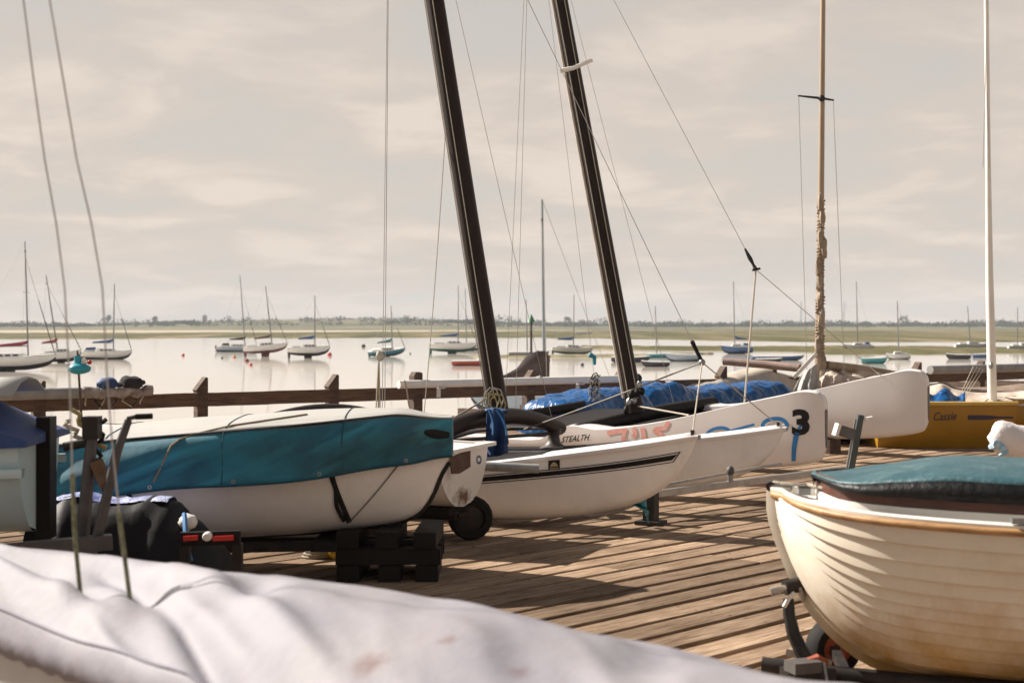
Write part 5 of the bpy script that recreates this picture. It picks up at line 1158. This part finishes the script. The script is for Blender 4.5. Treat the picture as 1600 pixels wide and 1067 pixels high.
MB().tube([rw[-1]+Vector((0, -.01, .0)) for rw in rows], .028, 8).build('rim', yellowl, yb, world=True)
SY = dict(L=3.2, w=[(0, .66), (1.5, .7), (3.2, .2)], k=[(0, .02), (2, .04), (3.2, .3)], h=[(0, .62), (3.2, .66)])
h_ = hull_mesh(MB(), SY, nu=8, p=3.); Rm = Matrix.Translation((U(1560, 19.2), 19.35, 0))@Matrix.Rotation(R(184), 4, 'Z'); h_.v = [Rm@q for q in h_.v]; h_.build('hull', yellow, yb, world=True)
h_ = deck_mesh(MB(), SY, .0, .03); h_.v = [Rm@q for q in h_.v]; h_.build('foredeck', mat('cream_deck', (.62, .52, .40), .6), yb, world=True)
rows = [[Vector((lerp(x0, x1, i/6), lerp(yf+.03, yk, j/4), zt-.03+.03*math.sin(j/4*math.pi))) for j in range(5)] for i in range(7)]; MB().grid(rows).build('side_deck', mat('cream_deck', None), yb, world=True)
tr = bvh_of(tY)
navyink = mat('navy_vinyl', (.035, .03, .07), .5)
text_decal('lettering', 'Cassie', tr, 1457, 657, 13, 36, navyink, tY, slope=-.03, shear=.3, bold=.006, off=.006)
m = MB(); rows = [[onto(tr, lerp(1512, 1583, i/20), 652+q*lerp(3.6, 1.6, smooth((i/20-.4)/.3)), .006) for q in (-1, 0, 1)] for i in range(21)]; m.grid(rows); m.build('stripe', navyink, tY, world=True)
MB().tube([P(1551, 640, 18.9), P(1549, 560, 18.9), P(1546, 430, 18.95), P(1544, 250, 19.0), P(1540, -100, 19.1)], [.062, .060, .050, .034, .03], 12).build('mast', whitep, yb, world=True)
MB().ball(P(1548, 571, 18.8), (.03, .05, .05)).build('gooseneck', steel, yb, world=True)
stay(yb, P(1539, -60, 19.1), P(1545, 262, 18.95), .006, wire, nm='shroud'); stay(yb, P(1543, 0, 19.0), P(1536, 262, 18.9), .004, wire, nm='halyard')
for k in range(4): stay(yb, P(1536-k*5, 578-k*2, 19.3), P(1504-k*3, 628, 18.7), .005, ropew, nm='lacing')
rows = [[P(lerp(1448, 1508, i/14), lerp(611+6*math.sin(i*.7), 632, j/8)+3*(i/14), 18.5+.25*(1-j/8)+.03*noise.noise(Vector((i*.6, j*.8, 3)))) for j in range(9)] for i in range(15)]
MB().grid(rows).build('blue_sheet', bluet, yb, world=True, thick=.008)
HEAP[0] = thing('sail_heap', 'heap of pale sailcloth lying across the mustard dinghy behind its rim', 'sail', P(1530, 622, 19.2))
def sheet(px0, px1, top, bot, d, m, fr, am, sd):
    rows = []
    for i in range(71):
        q = i/70; row = []
        for j in range(17):
            v = j/16; px = lerp(px0, px1, q); py = lerp(interp(top, px), interp(bot, px), v)
            nn = noise.noise(Vector((q*5, v*2, sd)))
            row.append(P(px, py, d+.55*(1-v)**1.4-am*(.3+v)*math.sin(q*fr+3*nn+v*3)-am*.8*(1-2*abs(noise.noise(Vector((q*9, v*3.3, sd+3)))))))
        rows.append(row)
    MB().grid(rows).build('sail_fold', m, HEAP[0], world=True, thick=.01, sharp=80)
sheet(1444, 1660, [(1444, 602), (1475, 598), (1500, 606), (1560, 604), (1600, 600), (1660, 604)], [(1444, 622), (1660, 622)], 19.35, mat('brown_sailcloth2', (.27, .20, .155), .85, .25, 7, c2=(.17, .12, .09), bump=.5), 19, .05, 2.)
sheet(1448, 1660, [(1448, 606), (1470, 600), (1490, 608), (1530, 614), (1580, 613), (1620, 608), (1660, 612)], [(1448, 634), (1660, 634)], 18.75, mat('pale_crumpled_sail', None), 27, .045, 7.)
a, b_ = rail_rest(1440, .72), rail_rest(1640, .72)
g2 = thing('grey_spar', 'pale grey spar along the rail at the far right behind the white mast', 'spar', a); MB().tube([a+Vector((0, -.15, 0)), b_+Vector((0, -.15, 0))], .085, 12).build('tube', mat('grey_spar_metal', None), g2, world=True)
q = rail_rest(1598, .70); bl = thing('blue_sail_bag', 'shiny blue bag perched on the rail at the right edge', 'bag', q)
MB().ball(q+Vector((.1, -.2, .28)), (.27, .25, .33), 18, 14, .25).build('bag', bluet, bl, world=True)
# navy hull glimpsed under the blunt bows
nvS = dict(L=3.0, w=[(0, .05), (.5, .4), (1.5, .55), (3.0, .5)], k=[(0, .2), (.4, .03), (3, .02)], h=[(0, .42), (3, .40)])
nv = thing('navy_dinghy', 'dark navy dinghy hull half hidden under the blunt white bows', 'dinghy', (U(1180, 18.6), 19.3, 0), R(188))
hull_mesh(MB(), nvS, nu=8).build('hull', mat('navy_gelcoat', (.022, .022, .045), .35, .1, 4), nv); deck_mesh(MB(), nvS, -.01).build('foredeck', mat('navy_gelcoat', None), nv); rim(MB(), nvS, .02, .03).build('gunwale', mat('navy_gelcoat', None), nv)
# ------------------------------------------------------------------ moored boats
antif = {'dark': mat('dark_antifouling', (.035, .025, .028), .6), 'red': mat('red_antifouling', (.16, .04, .035), .6), 'green': mat('green_antifouling', (.015, .11, .085), .6), 'navy': mat('navy_antifouling', (.02, .03, .07), .6)}
hullc = {'white': mat('yacht_white', (.72, .71, .69), .35, .04, 1), 'grey': mat('yacht_grey', (.50, .52, .55), .4, .05, 1), 'teal': mat('yacht_teal', (.04, .20, .26), .4, .08, 1), 'blue': mat('yacht_blue', (.05, .12, .28), .4, .08, 1), 'dark': mat('yacht_dark', (.05, .045, .055), .45, .1, 1), 'red': mat('boat_red', (.42, .055, .025), .5, .1, 1), 'paleblue': mat('yacht_pale_blue', (.36, .44, .52), .4, .05, 1), 'turq': mat('boat_turquoise', (.03, .30, .34), .45, .08, 1), 'pink': mat('boat_mauve', (.36, .27, .34), .5, .1, 1)}
coverc = {'red': mat('red_sail_cover', (.22, .018, .035), .7), 'blue': mat('blue_sail_cover', (.02, .07, .22), .7), 'black': mat('black_sail_cover', (.03, .018, .018), .7), 'brown': mat('brown_sail_cover', (.10, .05, .038), .7), 'teal': mat('teal_sail_cover', (.02, .13, .17), .7)}
glassd = mat('dark_window', (.03, .035, .05), .15, .05); alum = mat('mast_alloy', (.20, .20, .21), .4, .1, 1, metal=.4)
def yacht(label, ps, pb, pw, mast_base=None, mast_top=None, hullk='white', bott='dark', cover=None, fb=.85, raise_=.35, pitch=0., cabin=True, fore=True, boomdir=-1, name='moored_yacht', cat='yacht', group='boats moored on the estuary', stripe=None, extra=None, roll=0., mastm=None):
    """ps, pb: photo x of stern and bow; pw: photo y of the waterline"""
    d = 10000./(pw-HY); L = abs(pb-ps)*d/F; cx = U((ps+pb)/2, d); rz_ = 0 if pb > ps else math.pi
    t_ = thing(name, label, cat, (cx, d, WATER), rz_, R(pitch), R(roll), group)
    B = L*.16; off = (L/2, 0, raise_)
    S = dict(L=L, w=[(0, .03), (L*.12, B*.5), (L*.35, B*.93), (L*.6, B), (L, B*.72)], k=[(0, fb*.80), (L*.05, fb*.30), (L*.14, -.05), (L*.35, -.28), (L*.8, -.16), (L, .05)], h=[(0, fb*1.22), (L*.35, fb*1.04), (L, fb*.98)], flare=.15)
    hull_mesh(MB(), S, .34, 1., 8, off=off, n=18).build('hull', hullc[hullk], t_)
    hull_mesh(MB(), S, 0., .34, 6, off=off, n=18).build('bottom', antif[bott], t_)
    deck_mesh(MB(), S, .0, .06, off=off, n=18).build('foredeck', hullc['white'], t_)
    rim(MB(), S, .04, .07, off=off, n=18).build('rubbing_strip', coverc[stripe] if stripe else hullc['grey'], t_)
    x = lambda f: L/2-f*L     # f: 0 bow .. 1 stern
    if cat == 'yacht':
        MB().prism([(x(.42), -.06, raise_-.2), (x(.62), -.06, raise_-.2), (x(.60), -.06, -.5), (x(.47), -.06, -.5)], (0, .12, 0)).build('keel_fin', antif[bott], t_)
        MB().prism([(x(.94), -.03, raise_+.35), (x(1.005), -.03, raise_+.35), (x(1.0), -.03, -.3), (x(.955), -.03, -.3)], (0, .06, 0)).build('rudder', antif[bott], t_)
    z0 = raise_+fb*1.02
    if cabin:
        h = .42; o = [(x(.30), z0-.04), (x(.36), z0+h*.85), (x(.62), z0+h), (x(.64), z0-.04)]
        rws = []
        for yy, k in ((-.62, 0), (-.5, 1), (.5, 1), (.62, 0)): rws.append([(a, B*yy*1.1, z if (k or i in (0, 3)) else z-.0) for i, (a, z) in enumerate(o)])
        c = MB().prism([(a, -B*.58, z) for a, z in o], (0, B*1.16, 0)).build('cabin', hullc['white'], t_, sharp=30)
        for k in range(3):
            a = x(.39+k*.08)
            for sd in (-1, 1): MB().box((a, sd*(B*.58+.004), z0+.19), (L*.055, .03, .17)).build('window', glassd, c)
        MB().box((x(.78), 0, z0+.09), (L*.22, B*1.25, .2)).build('cockpit_coaming', hullc['white'], t_)
    if mast_top:
        inv = WM(t_).inverted()
        mx_, my_ = mast_top; topp = P(mx_, my_, d); bs = P(mast_base, pw-(z0+.2)*F/d, d)
        lt = inv@topp; lb_ = inv@bs; lt.y = 0; lb_.y = 0
        MB().tube([lb_-Vector((0, 0, .15)), lb_.lerp(lt, .5), lt], [.085, .075, .05], 8).build('mast', mastm or alum, t_)
        MB().bar(lt+Vector((0, -.15, -1.0)), lt+Vector((0, .15, -1.0)), .12, .12).build('radar_reflector', alum, t_)
        mid = lb_.lerp(lt, .55); MB().bar(mid+Vector((0, -B*.7, 0)), mid+Vector((0, B*.7, 0)), .05, .04).build('spreader', alum, t_)
        if fore: 
            p0 = lb_.lerp(lt, .86); p1 = Vector((x(.01), 0, raise_+fb*1.22)); MB().tube([p0, p0.lerp(p1, .55)], .022, 5).build('forestay', wire, t_); MB().tube([p0.lerp(p1, .45), p1.lerp(p0, .06), p1], [.035, .055, .03], 6).build('furled_jib', mat('furled_jib_cover', (.10, .09, .10), .8), t_)
        MB().tube([lt, Vector((x(.98), 0, z0))], .012, 4).build('backstay', wire, t_)
        for sd in (-1, 1): MB().tube([lb_.lerp(lt, .9), Vector((lb_.x-.1, sd*B*.95, z0))], .012, 4).build('shroud', wire, t_)
        if cover:
            bl_ = lb_+Vector((0, 0, .95)); e_ = bl_+Vector((-L*.40, 0, -.05))
            MB().tube([bl_+Vector((0, 0, -.05)), e_], .05, 8).build('boom', alum, t_)
            MB().tube([bl_+Vector((.06, 0, .45)), bl_+Vector((-.06, 0, .32)), bl_+Vector((-L*.07, 0, .18)), bl_+Vector((-L*.2, 0, .11)), e_+Vector((.1, 0, .08))], [.06, .17, .20, .15, .08], 8, flat=.8).build('sail_cover', coverc[cover], t_)
    if extra == 'outboard':
        MB().box((x(1.03), .2, raise_+fb*.9), (.3, .3, .5)).build('outboard', coverc['red'], t_); MB().tube([(x(1.03), .2, raise_+fb*.7), (x(1.03), .2, -.1)], .07, 6).build('outboard_leg', antif['dark'], t_)
    if extra in ('canopy', 'outboard') : MB().prism([(x(.70), -B*.6, z0), (x(.72), -B*.6, z0+.55), (x(.84), -B*.6, z0+.5), (x(.88), -B*.6, z0)], (0, B*1.2, 0)).build('spray_hood', coverc[cover or 'blue'], t_)
    if fore and cat == 'yacht':
        for sd in (-1, 1): MB().tube([(x(.0), 0, raise_+fb*1.22+.55), (x(.10), sd*B*.42, raise_+fb*1.15+.55), (x(.10), sd*B*.45, raise_+fb*1.15)], .025, 5).build('pulpit', hullc['white'], t_)
    return t_
Y = yacht
Y('large white yacht with a crimson sail cover at the far left', -62, 88, 580, 44, (39, 377), cover='red', fb=1.0, pitch=1.5, extra='canopy')
Y('white yacht with a crimson sail cover half hidden behind the large left one', 66, 128, 567, 90, (72, 430), cover='red', fb=.95, pitch=3)
Y('white yacht with a blue sail cover nearest the turquoise float', 124, 206, 561.5, 177, (179, 443), cover='blue', fb=.95, extra='canopy', raise_=.1)
Y('white yacht with a black sail cover and red outboard', 339, 402, 549.5, 383, (375, 430), cover='black', hullk='paleblue', bott='dark', fb=.85, extra='outboard', raise_=.05)
Y('bow-high white yacht with a brown sail cover and red keel', 382, 451, 557, 425, (415, 447), cover='brown', bott='red', fb=.85, pitch=5, raise_=.75)
Y('white yacht with a blue sail cover in the middle of the trio', 450, 516, 559.5, 492, (492, 462), cover='blue', bott='dark', fb=.95, raise_=.55, pitch=1)
Y('teal hulled yacht with a teal sail cover moored alone', 576, 634, 557, 613, (612, 476), cover='teal', hullk='teal', bott='dark', fb=.7, pitch=4, roll=10, raise_=.3)
Y('white yacht with green bottom and blue sail cover beside the left dark mast', 671, 745, 552.5, 716, (716, 446), cover='blue', bott='green', fb=1.1, raise_=.5)
Y('yacht mostly hidden behind the left dark mast', 712, 762, 548, 729, (727, 450), fb=.9, raise_=.3, fore=False)
Y('small pale boat moored behind the green beacon', 795, 858, 557.5, 824, (822, 468), hullk='grey', bott='dark', fb=.6, cabin=False, raise_=.1, fore=False)
Y('white cabin yacht with a navy sail cover right of the green beacon', 862, 926, 555, 896, (897, 460), cover='blue', bott='green', fb=.8, raise_=.35, pitch=-2, fore=False)
Y('red open rowing boat afloat beside the left dark mast', 706, 765, 571.5, hullk='red', bott='red', fb=.55, raise_=.02, cabin=False, fore=False, name='rowing_boat', cat='rowing boat')
Y('dark blue tender half hidden by the right dark mast', 955, 1016, 566, hullk='dark', bott='dark', fb=.6, raise_=.05, cabin=False, fore=False, name='tender', cat='tender')
Y('small dark tender with a white cover right of the right mast', 1046, 1002, 573, hullk='dark', bott='dark', fb=.50, raise_=.05, cabin=False, fore=False, name='tender', cat='tender')
Y('pale blue open boat beside the white covered tender', 1094, 1040, 564.5, hullk='paleblue', bott='navy', fb=.8, raise_=.05, cabin=False, fore=False, name='open_boat', cat='boat')
Y('low turquoise boat behind the pale blue open boat', 1010, 1046, 559, 1026, (1024, 478), hullk='turq', bott='navy', fb=.5, raise_=.05, cabin=False, fore=False)
Y('blue and mauve fishing boat with a cluttered deck', 1176, 1127, 553, 1148, (1146, 440), hullk='blue', bott='navy', fb=.95, raise_=.2, cover='blue', fore=False, extra='canopy', name='fishing_boat', cat='fishing boat')
Y('long low blue boat behind the rolled sail', 1174, 1256, 563, hullk='blue', bott='dark', fb=.55, raise_=.02, cabin=False, fore=False, name='open_boat', cat='boat')
Y('dark punt in front of the long blue boat', 1180, 1222, 566.5, hullk='dark', bott='dark', fb=.45, raise_=.02, cabin=False, fore=False, name='punt', cat='punt')
Y('white yacht aground on the mud right of the wooden mast', 1365, 1318, 549, 1340, (1338, 440), hullk='white', bott='navy', fb=.8, raise_=.25, extra='canopy', fore=False)
Y('turquoise motor boat moored off the mud', 1346, 1386, 568, hullk='turq', bott='green', fb=.6, raise_=.05, cabin=False, fore=False, name='motor_boat', cat='motor boat')
Y('small white cabin boat right of the turquoise one', 1422, 1384, 561.5, 1404, (1402, 470), hullk='white', bott='green', fb=.6, raise_=.05, fore=False, name='cabin_boat', cat='boat')
Y('white yacht with a pale hood left of the white mast', 1492, 1546, 547, 1516, (1512, 478), hullk='grey', bott='green', fb=.9, raise_=.2, fore=False)
Y('dark tender left of the white mast', 1516, 1478, 561, hullk='dark', bott='dark', fb=.6, raise_=.02, cabin=False, fore=False, name='tender', cat='tender')
Y('small blue dinghy close to the white mast', 1520, 1546, 559, hullk='blue', bott='dark', fb=.5, raise_=.02, cabin=False, fore=False, name='tender', cat='tender')
Y('pale yacht on the far mud beyond the right edge of the white mast', 1575, 1625, 549, 1590, (1590, 480), hullk='grey', bott='dark', fb=.8, raise_=.2, fore=False)
Y('tiny pale yacht lying far off by the marsh', 900, 925, 524.5, hullk='white', bott='dark', fb=1.2, fore=False, cabin=False)
# yacht close beyond the fence with a grey mast and brown sail cover
ny = yacht('grey yacht with a tall grey mast and dark brown sail cover beyond the fence', 968, 736, 652, 851, (847, 312), hullk='paleblue', bott='navy', fb=.98, raise_=.10, fore=False, mastm=mat('grey_mast_alloy', (.25, .29, .31), .4, .1, 1, metal=.3))
bk = P(850, 556, 69.4)
m = MB().tube([P(857, 556, 69.4), P(848, 560, 69.4), P(832, 572, 69.4), P(812, 585, 69.4), P(790, 592, 69.4), P(772, 592, 69.4)], [.25, .48, .60, .35, .22, .12], 10, flat=.6); m.build('sail_cover', mat('brown_cover_cloth', (.085, .055, .05), .8, .3, 2, bump=.4), ny, world=True)
MB().tube([P(851, 594, 69.5), P(852, 555, 69.5)], .24, 10, flat=.7).build('mast_cover', mat('brown_cover_cloth', None), ny, world=True)
MB().tube([P(848, 601, 69.4), P(772, 596, 69.4)], .09, 8).build('boom', alum, ny, world=True)
# green beacon
g = G(830, 562, WATER); gb = thing('green_beacon', 'thin dark post carrying a green cone topmark in the water', 'beacon', g)
MB().tube([(g.x, g.y, WATER-1), (g.x, g.y, P(830, 498, g.y).z)], .15, 8).build('post', antif['dark'], gb, world=True)
cz = P(830, 503, g.y).z; MB().lathe((g.x, g.y, cz), [(0.01, 0), (.55, 0), (.04, .98), (.0, 1.0)], 14).build('topmark', mat('beacon_green', (.01, .15, .06), .5), gb, world=True)
for k, (px, py, r_, mm_, lab) in enumerate(((808, 555, .35, red, 'x'), (515, 555.5, .34, red, 'red mooring buoy just right of the trio of yachts'), (568, 542, .42, blackm, 'black mooring buoy left of the teal yacht'), (366, 559, .24, mat('orange_plastic', (.65, .24, .03), .5), 'orange buoy below the yacht with the black cover'),
        (386, 565, .26, coverc['red'], 'dark red buoy below the bow-high yacht'), (392, 571, .2, red, 'small pink-red buoy lowest below the bow-high yacht'), (347, 560, .16, blackm, 'tiny dark buoy left of the orange buoy'), (286, 556, .25, red, 'lone red buoy on open water left of the first black cover'),
        (910, 571, .2, blackm, 'tiny dark buoy under the navy covered cabin yacht'), (641, 553, .16, mat('beacon_green', None), 'tiny green buoy off the teal yacht'))):
    if lab == 'x': continue
    q = G(px, py, WATER); o = thing('mooring_buoy', lab, 'buoy', q, group='mooring buoys')
    MB().ball((0, 0, r_*.45), (r_, r_, r_*.9), 12, 8).build('float', mm_, o); MB().tube([(0, 0, r_*1.2), (0, 0, r_*1.6)], r_*.12, 6).build('ring', steel, o)
# ------------------------------------------------------------------ haze
hz = MB().box((0, 2080, 36), (6200, 4300, 80)).build('haze', bpy.data.materials.new('haze_air')); hz['kind'] = 'stuff'; hz['label'] = 'thin pale haze over the estuary'; hz['category'] = 'haze'
hm = hz.data.materials[0]; hm.use_nodes = True; t = hm.node_tree; t.nodes.clear(); o_ = t.nodes.new('ShaderNodeOutputMaterial'); v_ = t.nodes.new('ShaderNodeVolumePrincipled')
v_.inputs['Color'].default_value = (.80, .84, .90, 1); v_.inputs['Density'].default_value = .00016; v_.inputs['Anisotropy'].default_value = .0
t.links.new(v_.outputs[0], o_.inputs['Volume']); hz.display_type = 'WIRE'
